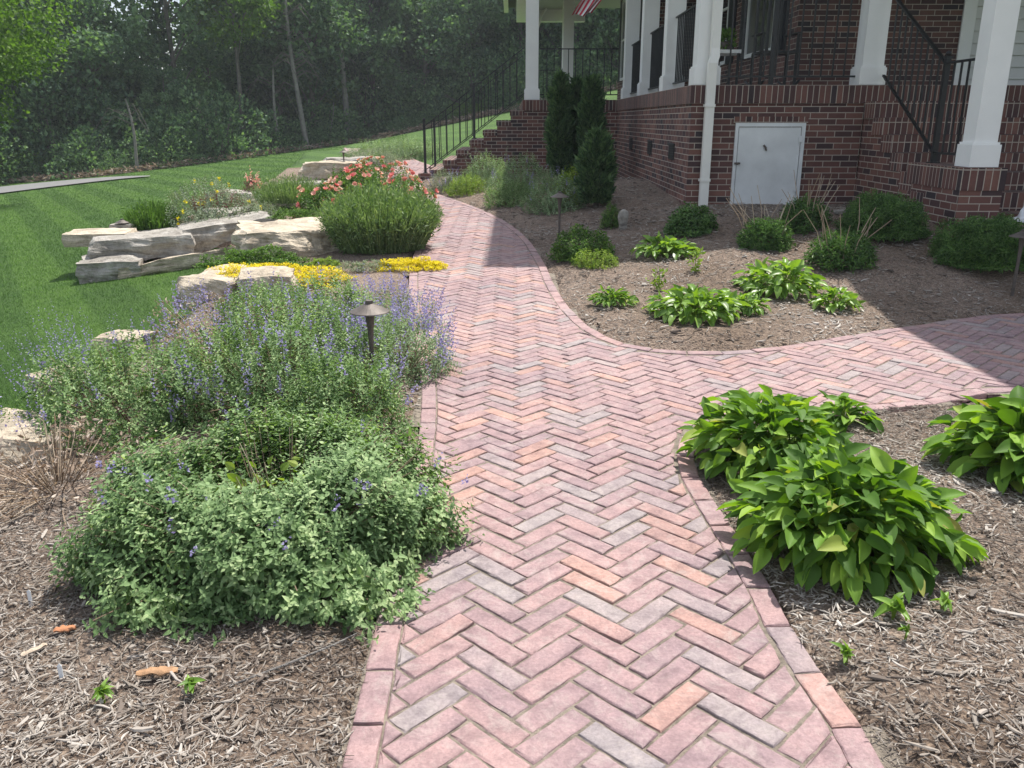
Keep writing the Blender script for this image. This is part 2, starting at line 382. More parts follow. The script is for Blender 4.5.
M_DRY = leafmat('dry_leaves', [(0, (.17, .12, .09)), (.5, (.36, .28, .22)), (1, (.6, .52, .45))], .25, .8, .2, (1, .85, .6))
M_CAT = leafmat('catmint_leaf', [(0, (.07, .13, .045)), (.35, (.145, .235, .09)), (.7, (.23, .34, .15)), (1, (.38, .48, .24))], .3, .6, .25)
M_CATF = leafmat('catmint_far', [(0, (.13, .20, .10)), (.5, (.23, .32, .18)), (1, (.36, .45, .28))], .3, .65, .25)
M_GREY = leafmat('grey_foliage', [(0, (.12, .16, .11)), (.5, (.23, .28, .20)), (1, (.36, .41, .31))], .25, .7, .2)
M_VIO = leafmat('violet_flower', [(0, (.22, .18, .40)), (.5, (.34, .30, .55)), (1, (.50, .47, .68))], .4, .6, .2, (1, 1, 1))
M_HOSTA = leafmat('hosta_leaf', [(0, (.055, .125, .02)), (.4, (.11, .225, .035)), (.8, (.19, .34, .045)), (.97, (.29, .45, .07)), (1, (.30, .26, .08))], .42, .6, .25, (1.25, 1.25, .3))
M_HOSTB = leafmat('pale_hosta_leaf', [(0, (.10, .20, .03)), (.5, (.18, .32, .05)), (1, (.28, .44, .10))], .42, .4, .5, (1.2, 1.2, .35))
M_GRN = leafmat('garden_green', [(0, (.045, .10, .02)), (.5, (.09, .18, .035)), (1, (.17, .28, .06))], .35, .55, .3)
M_LAV = leafmat('lavender_blades', [(0, (.09, .15, .065)), (.5, (.18, .27, .115)), (1, (.32, .40, .21))], .35, .55, .3)
M_YEL = leafmat('golden_sedum', [(0, (.55, .46, .01)), (.5, (.78, .66, .015)), (1, (.85, .78, .06))], .2, .6, .2, (1, .95, .3))
M_LIME = leafmat('lime_leaf', [(0, (.12, .20, .03)), (.5, (.22, .32, .05)), (1, (.34, .42, .09))], .4, .5, .3)
M_DKG = leafmat('dark_shrub', [(0, (.04, .09, .025)), (.5, (.085, .17, .045)), (1, (.15, .26, .075))], .25, .5, .35)
M_THU = leafmat('thuja_spray', [(0, (.035, .075, .035)), (.5, (.075, .14, .06)), (1, (.14, .23, .09))], .2, .6, .25)
M_RED = leafmat('barberry_leaf', [(0, (.07, .025, .03)), (.5, (.14, .045, .05)), (1, (.24, .09, .08))], .35, .5, .3, (1.3, .7, .6))
M_ROSE = leafmat('rose_petal', [(0, (.80, .24, .24)), (.35, (.84, .42, .38)), (.7, (.88, .58, .46)), (1, (.88, .74, .60))], .35, .6, .2, (1, .8, .7))
M_TREE = leafmat('forest_leaf', [(0, (.05, .10, .06)), (.45, (.11, .19, .10)), (.8, (.18, .28, .145)), (1, (.25, .37, .19))], .38, .6, .25)
M_TREE3 = leafmat('young_leaf', [(0, (.06, .12, .035)), (.5, (.11, .20, .05)), (1, (.19, .30, .075))], .4, .6, .25)
M_TREE2 = leafmat('spring_leaf', [(0, (.06, .12, .02)), (.5, (.11, .20, .03)), (1, (.19, .30, .05))], .45, .6, .25)

# ------------------------------------------------------------------ terrain
def grid_sheet(xs, ys, zf, keep, tint=.5):
    X, Y = np.meshgrid(xs, ys); Z = zf(X, Y); nx = len(xs)
    V = np.c_[X.ravel(), Y.ravel(), Z.ravel()]
    i, j = np.meshgrid(np.arange(nx-1), np.arange(len(ys)-1)); a = (j*nx+i).ravel()
    F = np.c_[a, a+1, a+nx+1, a+nx]
    if keep is not None:
        cx = V[F].mean(1); F = F[keep(cx[:, 0], cx[:, 1])]
        u, inv = np.unique(F, return_inverse=True); V = V[u]; F = inv.reshape(-1, 4)
    mb = MB(); mb.add(V, F.astype(int), tint); return mb
def nonuni(a, lim, fine, far):
    lo, hi = lim; c = list(np.arange(lo, hi+1e-6, fine)); s = fine
    p = hi
    while p < far[1]: s *= 1.13; p += s; c.append(p)
    s = fine; p = lo
    while p > far[0]: s *= 1.13; p -= s; c.insert(0, p)
    return np.array(c)
xs = nonuni(0, (-9, 9), .15, (-900, 900)); ys = nonuni(0, (-3, 22), .15, (-60, 1200))
def base_z(X, Y):
    ins = inside(GARDEN, X, Y); gd = pdist(GARDEN, X, Y)
    g = Gz(X, Y)
    return np.where(ins & (gd > .12), g-.06, g)
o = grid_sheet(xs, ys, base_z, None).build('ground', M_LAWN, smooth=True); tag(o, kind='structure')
# mulch bed sheet
xs = np.arange(-6.2, 9.0, .07); ys = np.arange(-1.6, 21, .07)
INNER = OUT
def bed_z(X, Y):
    d_ = np.where(inside(OUT, X, Y), -1, 1)*pdist(OUT, X, Y); b = Gz(X, Y)-.05*(1-ss(-.015, .06, d_))
    return b+.012*np.array([noise.noise((x*3, y*3, 0)) for x, y in zip(X.ravel(), Y.ravel())]).reshape(X.shape)+.006*np.array([noise.noise((x*11, y*11, 4)) for x, y in zip(X.ravel(), Y.ravel())]).reshape(X.shape)
def bed_keep(x, y):
    return inside(GARDEN, x, y) & ~(inside(OUT, x, y) & (pdist(SUBP, x, y) > .1))
o = grid_sheet(xs, ys, bed_z, bed_keep).build('mulch_bed', M_MULCH, smooth=True); tag(o, kind='structure')

# ------------------------------------------------------------------ brick path
def path_z(x, y): return Pz(y)
def sheet_poly():
    xs = np.arange(-6, 7.3, .1); ys = np.arange(-1.5, 28, .1)
    return grid_sheet(xs, ys, lambda X, Y: Pz(Y)-.006, lambda x, y: inside(OUT, x, y))
path_base = sheet_poly().build('path', M_SAND); tag(path_base, kind='structure')
EDGE = .082
def offset_line(poly, d):
    t = np.gradient(poly, axis=0); t = unit(np.c_[t, np.zeros(len(t))])[:, :2]
    return poly+np.c_[-t[:, 1], t[:, 0]]*d
pav = MB()
def add_paver(poly, tint, lift=0):
    """poly: convex ccw outline on the ground"""
    poly = np.array(poly)
    A = .5*np.sum(poly[:, 0]*np.roll(poly[:, 1], -1)-np.roll(poly[:, 0], -1)*poly[:, 1])
    if A < 0: poly = poly[::-1]; A = -A
    if A < .0012: return
    c = poly.mean(0)
    pts = []
    n = len(poly)
    for i in range(n):
        a, b = poly[i], poly[(i+1) % n]; L = np.linalg.norm(b-a)
        if L < .004: continue
        k = max(1, int(L/.03)); pts += [a+(b-a)*t/k for t in range(k)]
    pts = np.array(pts); m = len(pts)
    if m < 3: return
    # keep a joint of about 7 mm between bricks, corners worn round
    def inset(p, d):
        q = p-c; r = np.linalg.norm(q, axis=1, keepdims=True); e1 = unit(np.c_[p-np.roll(p, 1, 0), np.zeros(len(p))])[:, :2]; e2 = unit(np.c_[np.roll(p, -1, 0)-p, np.zeros(len(p))])[:, :2]
        nn = -np.c_[e1[:, 1]+e2[:, 1], -(e1[:, 0]+e2[:, 0])]; nl = np.linalg.norm(nn, axis=1, keepdims=True); nn = nn/np.maximum(nl, .3)
        cor = (np.abs((e1*e2).sum(1)) < .9)[:, None]*.45+1
        return p+nn*d*cor
    o1 = inset(pts, .0036)+rng.normal(0, .0010, pts.shape); o2 = inset(pts, .0062)+rng.normal(0, .0008, pts.shape); o3 = inset(pts, .0100)
    zc = float(Pz(c[1]))+lift+rng.normal(0, .0016); tilt = rng.normal(0, .012, 2)
    def zz(p, dz): return Pz(p[:, 1])-float(Pz(c[1]))+zc+dz+((p-c)*tilt).sum(1)
    V = np.vstack([np.c_[o1, zz(o1, -.03)], np.c_[o1, zz(o1, -.005)+rng.normal(0, .0008, m)], np.c_[o2, zz(o2, -.0012)], np.c_[o3, zz(o3, 0)]])
    F = []
    for r in range(3):
        for i in range(m): j = (i+1) % m; F.append((r*m+i, r*m+j, (r+1)*m+j, (r+1)*m+i))
    base = pav.n; pav.add(V, np.array(F), tint)
    pav.F.append(np.array([[base+3*m+i for i in range(m)]]))
def brick_tint():
    r = rng.random()
    if r < .12: return rng.uniform(0, .14)
    if r < .82: return rng.uniform(.18, .70)
    return rng.uniform(.68, 1.0)
# border bricks laid end to end along the three edges
FIELD = []
for line, side in ((RIGHT_LO, 1), (RIGHT_UP, 1), (LEFT, -1)):
    q = resample(line, .213); inn = offset_line(q, EDGE*side); FIELD.append(offset_line(resample(line, .05), (EDGE)*side))
    for i in range(len(q)-1):
        add_paver([q[i], q[i+1], inn[i+1], inn[i]], brick_tint()*.8+.1, .001)
ALLB = np.vstack(FIELD[:1]+FIELD[1:2]+[FIELD[2][::-1]])
BPT = np.vstack(FIELD); BTN = np.vstack([unit(np.c_[np.gradient(f, axis=0), np.zeros(len(f))])[:, :2]*s for f, s in zip(FIELD, (1, 1, -1))])
def clip(poly, p, n):
    out = []
    for i in range(len(poly)):
        a, b = poly[i], poly[(i+1) % len(poly)]; da, db = np.dot(a-p, n), np.dot(b-p, n)
        if da >= 0: out.append(a)
        if (da >= 0) != (db >= 0): out.append(a+(b-a)*da/(da-db))
    return out
ANG = math.radians(45); ca, sa = math.cos(ANG), math.sin(ANG); W = .0725
rot = np.array([[ca, -sa], [sa, ca]]); org = np.array([.05, .03])
for i in range(-120, 460):
    for j in range(-120, 460):
        k = (i-j) % 6
        if k == 0: r = [(i, j), (i+3, j), (i+3, j+1), (i, j+1)]
        elif k == 5: r = [(i, j), (i+1, j), (i+1, j+3), (i, j+3)]
        else: continue
        mx_, my_ = (r[0][0]+r[2][0])*.5*W, (r[0][1]+r[2][1])*.5*W; ctr = np.array([ca*mx_-sa*my_+org[0], sa*mx_+ca*my_+org[1]])
        if not (-6 < ctr[0] < 7 and .6 < ctr[1] < 27): continue
        d2 = ((BPT-ctr)**2).sum(1); a = d2.argmin(); nn = np.array([-BTN[a][1], BTN[a][0]])
        sd_ = np.dot(ctr-BPT[a], nn)
        if d2[a] > .16**2:
            if not inside(ALLB, ctr[:1], ctr[1:])[0]: continue
            add_paver([rot@(np.array(c)*W)+org for c in r], brick_tint())
        else:
            poly = [rot@(np.array(c)*W)+org for c in r]
            if sd_ < -.12: continue
            for b_ in set([int(a)]+[int(((BPT-c)**2).sum(1).argmin()) for c in poly]):
                n2 = np.array([-BTN[b_][1], BTN[b_][0]]); poly = clip(poly, BPT[b_]-n2*.002, n2)
                if len(poly) < 3: break
            if len(poly) >= 3: add_paver(poly, brick_tint())
o = pav.build('brick_paving', M_PAVER); tag(o, kind='structure')

# driveway beyond the lawn
dw_lo = [px(x, y, Lz) for x, y in ((-260, 230), (-100, 207), (0, 194.5), (60, 187), (112, 181), (150, 177.5))]
dw_hi = [px(x, y, Lz) for x, y in ((-260, 220), (-100, 199), (0, 188), (60, 182), (112, 178), (150, 176.8))]
mb = MB(); a = spline(dw_lo, 6); b = spline(dw_hi, 6)
for t in range(5):
    pass
V = []; F = []
for i in range(len(a)):
    for k in range(5):
        p = a[i]+(b[i]-a[i])*k/4; V.append((p[0], p[1], float(Lz(p[0], p[1]))+.05))
for i in range(len(a)-1):
    for k in range(4): F.append((i*5+k, (i+1)*5+k, (i+1)*5+k+1, i*5+k+1))
mb.add(V, np.array(F)); tag(mb.build('driveway', M_ROAD), kind='structure')

# ------------------------------------------------------------------ the house
PZ = 1.79
H = empty('brick_house', (2.07, 10.2, .3), 'red brick house with white porch columns, black iron railings and brick steps', 'house')
WX, WY = 2.07, 10.2
m = MB()                                    # foundation: front face, left face, far front face
m.box(WX, 4.062, WY, 10.45, -.1, PZ-.2); m.box(WX, WX+.25, 10.45, 17.3, -.1, PZ-.2); m.box(.23, WX+.25, 17.302, 17.55, -.1, PZ-.2)
m.box(4.062, 9, 10.452, 10.6, -.1, PZ-.2); m.box(.23, .48, 17.55, 25, -.1, PZ-.2)
fw = m.build('foundation_wall', M_BRICK, H)
m = MB(); m.box(WX-.02, 9, WY-.02, 10.5, PZ-.2, PZ); m.box(WX-.02, WX+.3, 10.5, 17.28, PZ-.2, PZ); m.box(.21, WX+.3, 17.282, 17.6, PZ-.2, PZ); m.box(.21, .5, 17.6, 25, PZ-.2, PZ)
m.build('wall_cap', M_SOLD, H)
m = MB(); m.box(WX+.3, 9, 10.5, 20, PZ-.1, PZ-.01); m.box(.5, 9, 20, 25, PZ-.1, PZ-.01); m.box(.5, WX+.3, 17.6, 20, PZ-.1, PZ-.01)
m.build('porch_floor', plain('porch_floor', (.3, .3, .29), .7), H)
# body of the house behind the porch
BX, BY = 3.79, 12.05
m = MB(); m.box(BX, 6.1, BY, BY+.3, PZ-.01, 4.5); m.box(BX, BX+.3, BY+.3, 18.7, PZ-.01, 4.5); m.box(2.75, BX, 18.5, 18.7, PZ-.01, 4.5); m.box(2.75, 3.0, 18.7, 23.2, PZ-.01, 4.5)
m.box(3.0, 12, 23.0, 23.3, PZ, 4.5)
m.build('house_wall', M_BODY, H)
m = MB()
for k in range(18): m.add([(6.1, BY+.02, PZ+k*.15), (12, BY+.02, PZ+k*.15), (12, BY+.035, PZ+k*.15+.15), (6.1, BY+.035, PZ+k*.15+.15), (6.1, BY+.0, PZ+k*.15), (12, BY+.0, PZ+k*.15)], [(0, 1, 2, 3), (4, 5, 1, 0)])
m.build('lap_siding', M_SIDING, H)
m = MB(); m.box(5.95, 6.12, BY-.03, BY-.003, PZ, 4.5); m.build('door_trim', M_WHITE, H)
# upper storey and roofs (out of frame, shaped and placed to cast the shade)
m = MB(); m.box(2.3, 13, 11.9, 20, 4.52, 7.6); m.build('unseen_upper_wall', M_BODY, H)
m = MB()
def hip(mb, x0, x1, y0, y1, z, rise, th=.16):
    mb.box(x0, x1, y0, y1, z, z+th); d = min(x1-x0, y1-y0)/2; 
    if x1-x0 > y1-y0: a, b = (x0+d, (y0+y1)/2, z+rise), (x1-d, (y0+y1)/2, z+rise)
    else: a, b = ((x0+x1)/2, y0+d, z+rise), ((x0+x1)/2, y1-d, z+rise)
    zz = z+th+.003
    V = [(x0, y0, zz), (x1, y0, zz), (x1, y1, zz), (x0, y1, zz), a, b]
    mb.add(V, [(0, 1, 5, 4), (2, 3, 4, 5), (1, 2, 5), (3, 0, 4)] if x1-x0 > y1-y0 else [(1, 2, 5, 4), (3, 0, 4, 5), (0, 1, 4), (2, 3, 5)])
hip(m, 1.72, 13.5, 11.4, 20.5, 7.85, 2.2); hip(m, -.1, 3.4, 16.9, 25.6, 4.42, 1.0)
hip(m, 1.8, 13, 9.75, 11.9, 4.44, .7); hip(m, 3.9, 9, 6.2, 9.9, 4.46, .9)
m.box(1.75, 2.4, 11.9, 17, 4.44, 4.6)
roof = m.build('roof', M_ROOF, H)
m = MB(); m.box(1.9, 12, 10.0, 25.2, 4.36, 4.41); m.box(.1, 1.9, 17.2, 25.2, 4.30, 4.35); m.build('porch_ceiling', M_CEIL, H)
m = MB(); m.box(.12, .42, 17.2, 25.2, 4.0, 4.3); m.box(.42, 2.0, 24.95, 25.2, 4.0, 4.3); m.box(2.06, 2.36, 10.22, 17.2, 4.0, 4.36); m.box(2.36, 4.3, 10.22, 10.5, 4.0, 4.36); m.box(4.06, 4.36, 7.2, 10.2, 4.0, 4.4)
m.build('porch_beam', M_WHITE, H)
# gutter along the far left eave
m = MB(); m.box(-.22, -.1, 16.85, 25.7, 4.3, 4.45); m.build('gutter', M_ALU, H)
def column(x, y, z, top, w=.30, base=.19):
    c = MB(); b = .028
    c.box(x+b, x+w-b, y+b, y+w-b, z+base, top); c.box(x+b-.012, x+w-b+.012, y+b-.012, y+w-b+.012, top-.16, top-.004)
    col = c.build('column', M_WHITE, H)
    c = MB(); c.box(x, x+w, y, y+w, z+.004, z+base); c.box(x+.012, x+w-.012, y+.012, y+w-.012, z+base, z+base+.02); c.build('column_base', M_WHITE, col)
cols = [(WX+.01, WY), (WX+.01, 12.3), (WX+.01, 14.5), (WX+.01, 16.7), (.24, 17.35), (3.97, WY)]
for x, y in cols: column(x, y, PZ, 4.3)
column(.35, 24.6, PZ, 4.3); column(1.35, 24.6, PZ, 4.3, .36)
column(1.28, 23.0, PZ, 4.3, .32)
column(4.13, 7.83, .995, 4.3, .265, .2)
# arched trim between the far columns
m = MB(); m.tube([(.7+.02*i, 24.7, 4.28-.5*(1-math.sin(i/12*math.pi/2))) for i in range(13)], .03, 6); m.build('bracket', M_WHITE, H)
# railings
def railing(p0, p1, z0, z1, dz=.0, post=(), spacing=.11, parent=H, h0=.09, h1=.93, rad=.008):
    """p0,p1 plan ends; z0,z1 floor heights at both"""
    a = Vector((p0[0], p0[1], z0)); b = Vector((p1[0], p1[1], z1)); L = math.hypot(b.x-a.x, b.y-a.y)
    r = MB(); up = Vector((0, 0, 1))
    d = (b-a); side = Vector((-(b-a).y, (b-a).x, 0)).normalized()
    def bar(h, w, t):
        V = []
        for q in (a, b):
            for s_, u_ in ((-1, 0), (1, 0), (1, 1), (-1, 1)): V.append(tuple(q+up*(h+u_*t)+side*w*s_))
        r.add(V, np.array([(0, 1, 2, 3), (7, 6, 5, 4), (0, 4, 5, 1), (1, 5, 6, 2), (2, 6, 7, 3), (3, 7, 4, 0)]))
    bar(h1, .02, .02); rl = r.build('railing', M_BLACK, parent)
    r = MB(); bar(h0, .016, .02); r.build('bottom_rail', M_BLACK, rl)
    r = MB(); n = int(L/spacing)
    for i in range(1, n):
        q = a+d*(i/n); r.box(q.x-rad, q.x+rad, q.y-rad, q.y+rad, q.z+h0+.01, q.z+h1+.005)
    r.build('balusters', M_BLACK, rl)
    for q in post:
        r = MB(); s_ = .024; r.box(q[0]-s_, q[0]+s_, q[1]-s_, q[1]+s_, q[2], q[2]+q[3]); r.box(q[0]-s_*1.4, q[0]+s_*1.4, q[1]-s_*1.4, q[1]+s_*1.4, q[2]+q[3], q[2]+q[3]+.02)
        r.box(q[0]-s_*2, q[0]+s_*2, q[1]-s_*2, q[1]+s_*2, q[2]-.002, q[2]+.012)
        r.lathe((q[0], q[1], q[2]+q[3]+.02), [(.0, 0), (.022, .006), (.028, .025), (.02, .045), (.0, .05)], 10)
        r.build('rail_post', M_BLACK, rl)
    return rl
for k in range(3): railing((WX+.16, cols[k][1]+.3), (WX+.16, cols[k+1][1]), PZ, PZ)
railing((WX+.31, WY+.15), (3.97, WY+.15), PZ, PZ, post=[(3.0, WY+.15, PZ, .95)], spacing=.125)
railing((.54, 17.5), (2.08, 17.5), PZ, PZ, spacing=.135)
railing((.5, 24.7), (1.35, 24.7), PZ, PZ)
# left stairs (descend towards -x), treads .283, risers .19
m = MB(); t = MB()
for k in range(1, 8):
    x1 = .23-.268*(k-1); x0 = x1-.268; z = PZ-.19*k
    m.box(x0+.012, x1+.012, 17.32, 19.6, -.05, z-.1, .5); t.box(x0-.004, x1+.012, 17.30, 19.62, z-.1, z)
st = m.build('steps', M_BRICK, H); t.build('treads', M_SOLD, st)
for q_ in (17.15, 19.5): m = MB(); m.box(-1.86, -1.61, q_, q_+.27, -.05, .40); m.build('newel_plinth', M_BRICK, H)
railing((-1.73, 17.42), (.24, 17.42), .36, PZ+.02, post=[(-1.73, 17.30, .40, .98), (-.75, 17.42, 1.06, .98)], spacing=.14)
railing((-1.73, 19.55), (.24, 19.55), .36, PZ+.02, post=[(-1.73, 19.55, .40, .98)], spacing=.14)
# right stairs (descend towards the camera)
m = MB(); t = MB()
SX = 4.062
for k in range(1, 8):
    y1 = WY-.285*(k-1); y0 = y1-.285; z = PZ-.178*k
    m.box(SX+.014, 9, y0+.012, y1+.01, -.05, z-.178, .5); t.box(SX+.010, 9, y0-.004, y1+.008, z-.176, z)
st = m.build('steps', M_BRICK, H); t.build('treads', M_SOLD, st)
m = MB()
for k in range(1, 7):
    y0 = WY-.285*k; z = PZ-.178*k; m.box(SX-.006, SX+.05, y0-.02, y0+.265, z-.185, z-.004)
m.build('stepped_edge_bricks', M_SOLD, H)
m = MB(); m.box(SX, SX+.39, 7.80, 8.85, -.05, .795); m.box(SX, SX+.013, 8.85, WY+.001, -.05, .75); pier = m.build('stair_pier', M_BRICK, H)
m = MB()
for k in range(0, 6): m.box(SX, SX+.013, WY-.285*(k+1)+.003, WY-.285*k, .75, PZ-.178*(k+1)-.19)
m2 = MB(); m2.box(SX-.01, SX+.40, 7.79, 8.87, .795, .995); m2.build('pier_cap', M_SOLD, pier)
m = MB(); m.box(4.35, 9, 6.9, 8.3, .0, .44); ld = m.build('landing', M_BRICK, H)
m = MB(); m.box(4.33, 9, 6.88, 8.28, .44, .51); m.build('landing_cap', M_DECK, ld)
railing((4.22, 10.15), (4.22, 8.72), PZ, .995, post=[(4.22, 8.70, .995, .98)], spacing=.13)
railing((4.22, 8.68), (4.22, 8.14), .995, .995, spacing=.12)
m = MB(); m.tube([(4.22, 10.2, PZ+.97), (4.22, 10.3, PZ+.97), (4.22, 10.33, PZ+.9), (4.22, 10.27, PZ+.86)], .016, 6)
m.build('rail_scroll', M_BLACK, H)
# crawl space door
m = MB(); x0, x1, z0, z1 = 2.592, 3.403, .375, 1.375
for b in ((x0, x1, z1-.04, z1), (x0, x1, z0, z0+.035), (x0, x0+.035, z0+.035, z1-.04), (x1-.04, x1, z0+.035, z1-.04)): m.box(b[0], b[1], WY-.03, WY-.002, b[2], b[3])
fr = m.build('hatch_frame', M_DOORP, H)
m = MB(); m.box(x0+.043, x1-.048, WY-.02, WY-.004, z0+.043, z1-.048); dr = m.build('hatch_door', M_DOORP, H)
m = MB(); m.box(x0+.012, x0+.08, WY-.045, WY-.032, .915, .935); m.lathe((x0+.045, WY-.045, .92), [(0, -.012), (.012, -.01), (.014, .005), (0, .012)], 8); m.build('latch', M_BRONZE, dr)
for z_ in (.60, 1.16): m = MB(); m.box(x1-.07, x1-.03, WY-.036, WY-.031, z_, z_+.07); m.build('hinge', M_DOORP, dr)
m = MB(); m.tube([(2.93, WY-.035, 1.13), (2.955, WY-.045, 1.10), (2.965, WY-.035, 1.07)], .011, 6); m.build('handle', M_BRONZE, dr)
m = MB(); m.box(2.57, 3.43, WY-.012, WY+.01, 1.379, 1.446); m.build('hatch_lintel', M_SOLD, H)
# foundation vents in the left wall
for y in (11.1, 12.9, 15.0):
    m = MB(); zc = 1.02
    m.box(WX-.006, WX+.02, y, y+.40, zc-.10, zc+.10); v = m.build('foundation_vent', M_BLACK, H)
    m = MB()
    for k in range(6): m.box(WX-.014, WX-.008, y+.02, y+.38, zc-.085+k*.03, zc-.075+k*.03)
    m.box(WX-.018, WX-.008, y-.012, y+.412, zc+.088, zc+.104); m.build('vent_louvre', M_TAGRAY, v)
# downspout
m = MB()
def spout(mb, pts, w=.05, d=.036):
    V = []; F = []
    for p in pts:
        for a, b in ((-w, -d), (w, -d), (w, d), (-w, d)): V.append((p[0]+a, p[1]+b, p[2]))
    for i in range(len(pts)-1):
        for k in range(4): F.append((i*4+k, i*4+(k+1) % 4, (i+1)*4+(k+1) % 4, (i+1)*4+k))
    mb.add(V, F)
spout(m, [(2.26, 10.125, .33), (2.26, 10.125, 1.93), (2.26, 10.12, 2.02), (2.285, 10.135, 2.09), (2.285, 10.155, 2.18), (2.285, 10.16, 4.4)])
dsp = m.build('downspout', M_ALU, H)
m = MB(); m.box(2.20, 2.32, 10.08, 10.19, .72, .75); m.build('strap', M_ALU, dsp); m = MB(); m.box(2.2, 2.32, 10.08, 10.19, 1.55, 1.58); m.build('strap', M_ALU, dsp)
# windows of the body: left-facing wall and front wall
def window_x(x, y0, y1, z0, z1, sh=True):
    m = MB(); m.box(x-.05, x-.004, y0, y1, z0, z0+.06); m.box(x-.05, x-.004, y0, y1, z1-.06, z1); m.box(x-.05, x-.004, y0, y0+.05, z0+.06, z1-.06); m.box(x-.05, x-.004, y1-.05, y1, z0+.06, z1-.06); m.box(x-.04, x-.006, y0+.05, y1-.05, (z0+z1)/2-.02, (z0+z1)/2+.02)
    w = m.build('window', M_WHITE, H)
    m = MB(); m.box(x-.022, x-.005, y0+.05, y1-.05, z0+.06, z1-.06); m.build('pane', M_GLASS, w)
    if sh:
        for a in (y0-.42, y1+.02):
            m = MB(); m.box(x-.045, x-.004, a, a+.4, z0, z1)
            for k in range(int((z1-z0-.2)/.06)): m.box(x-.055, x-.044, a+.05, a+.35, z0+.1+k*.06, z0+.14+k*.06)
            m.build('shutter', M_SHUT, H)
window_x(BX, 13.0, 14.5, 2.35, 4.2); window_x(BX, 15.8, 16.9, 2.35, 4.2); window_x(2.75, 19.4, 20.5, 2.35, 4.2); window_x(2.75, 21.5, 22.4, 2.35, 4.2)
def thing_mesh(mb, name, mat, loc, label, cat, group=None, smooth=False):
    o = mb.build(name, mat, None, smooth, loc); return tag(o, label, cat, group)
# flag hanging in the porch
M_FR = plain('flag_red', (.55, .03, .07), .7); M_FW = plain('flag_white', (.75, .75, .76), .7); M_FB = plain('flag_blue', (.03, .05, .18), .7)
fl = empty('flag', (1.25, 17.35, 4.28), 'striped red and white flag with a blue corner hanging in the far porch bay', 'flag')
fx = 1.18
def flagpt(s, t):        # the free end hangs down, folded; stripes run up to the staff
    return (1.13+(1-s)*.72+t*.40+.02*math.sin(6*s+5*t), 17.30+.05*math.sin(5*s+14*t), 3.30+(1-s)*.98+t*.03+.03*math.sin(t*9))
for mat, sel, nm in ((M_FR, 0, 'red_stripes'), (M_FW, 1, 'white_stripes')):
    m = MB()
    for st_ in range(13):
        if st_ % 2 != sel: continue
        V = []; F = []
        for i in range(17):
            for t_ in (st_/13, (st_+1)/13): V.append(flagpt(i/16, t_))
        for i in range(16): F.append((i*2, i*2+1, i*2+3, i*2+2))
        m.add(V, np.array(F))
    m.build(nm, mat, fl, True)
m = MB(); m.tube([(1.80, 17.3, 4.31), (2.3, 17.34, 4.28)], .014, 8); m.build('staff', M_WHITE, fl)
# porch table with a potted plant, and a rocking chair
tb = empty('side_table', (2.75, 11.2, PZ), 'low white table on the porch just right of the downspout', 'table')
m = MB(); m.box(2.50, 2.82, 11.0, 11.5, PZ+.40, PZ+.44); m.build('table_top', M_WHITE, tb)
for x in (2.54, 2.78):
    for y in (11.05, 11.45): m = MB(); m.tube([(x, y, PZ), (x, y, PZ+.4)], .018, 6); m.build('leg', M_BLACK, tb)
pp = empty('potted_plant', (2.66, 11.25, PZ+.44), 'small potted green plant on the low white porch table', 'plant')
m = MB(); m.lathe((2.66, 11.25, PZ+.44), [(0, 0), (.06, 0), (.08, .11), (.07, .11), (.065, .1), (0, .1)], 14); m.build('pot', M_BRONZE, pp, True)
m = MB(); n = 160; d = unit(rng.normal(size=(n, 3))+np.array([0, 0, .8])); P = np.array([2.66, 11.25, PZ+.56])+d*rng.uniform(.02, .1, (n, 1)); scatter(m, LEAF1, P, d, rdir(n), .08); m.build('leaves', M_GRN, pp)
rc = empty('rocking_chair', (3.25, 11.2, PZ), 'black rocking chair on the porch beside the low white table', 'chair')
m = MB(); m.box(3.05, 3.5, 11.0, 11.45, PZ+.40, PZ+.43); m.build('seat', M_BLACK, rc)
m = MB()
for k in range(6): m.box(3.07+k*.075, 3.10+k*.075, 11.44, 11.46, PZ+.43, PZ+1.05)
m.box(3.04, 3.5, 11.43, 11.47, PZ+1.05, PZ+1.12); m.build('backrest', M_BLACK, rc)
for x in (3.06, 3.49):
    m = MB(); m.tube([(x, 10.85, PZ+.08), (x, 11.0, PZ+.03), (x, 11.25, PZ+.015), (x, 11.5, PZ+.04), (x, 11.7, PZ+.1)], .016, 6); m.build('rocker', M_BLACK, rc)
    for y in (11.03, 11.43): m = MB(); m.box(x-.016, x+.016, y-.016, y+.016, PZ+.02, PZ+.42 if y > 11.2 else PZ+.62); m.build('leg', M_BLACK, rc)
    m = MB(); m.box(x-.03, x+.03, 10.98, 11.46, PZ+.62, PZ+.64); m.build('armrest', M_BLACK, rc)
# crumpled white sheet on the landing
m = MB(); V = []; n = 26
for i in range(n):
    for j in range(n):
        a, b = i/(n-1)-.5, j/(n-1)-.5; r = math.hypot(a, b)
        h = .24*max(0, 1-2.1*r)**.7*(1+.9*noise.noise((a*6, b*6, 1)))+.05*abs(noise.noise((a*14, b*14, 3)))
        V.append((4.85+a*.5+.03*noise.noise((a*9, b*9, 7)), 7.75+b*.42+.03*noise.noise((a*9, b*9, 9)), .518+max(.004, h)))
F = [(i*n+j, i*n+j+1, (i+1)*n+j+1, (i+1)*n+j) for i in range(n-1) for j in range(n-1)]
m.add(V, np.array(F)); thing_mesh(m, 'plastic_sheet', plain('white_plastic', (.72, .73, .75), .35), (4.85, 7.75, .51), 'crumpled white plastic sheet lying on the brick landing by the right column', 'sheet')

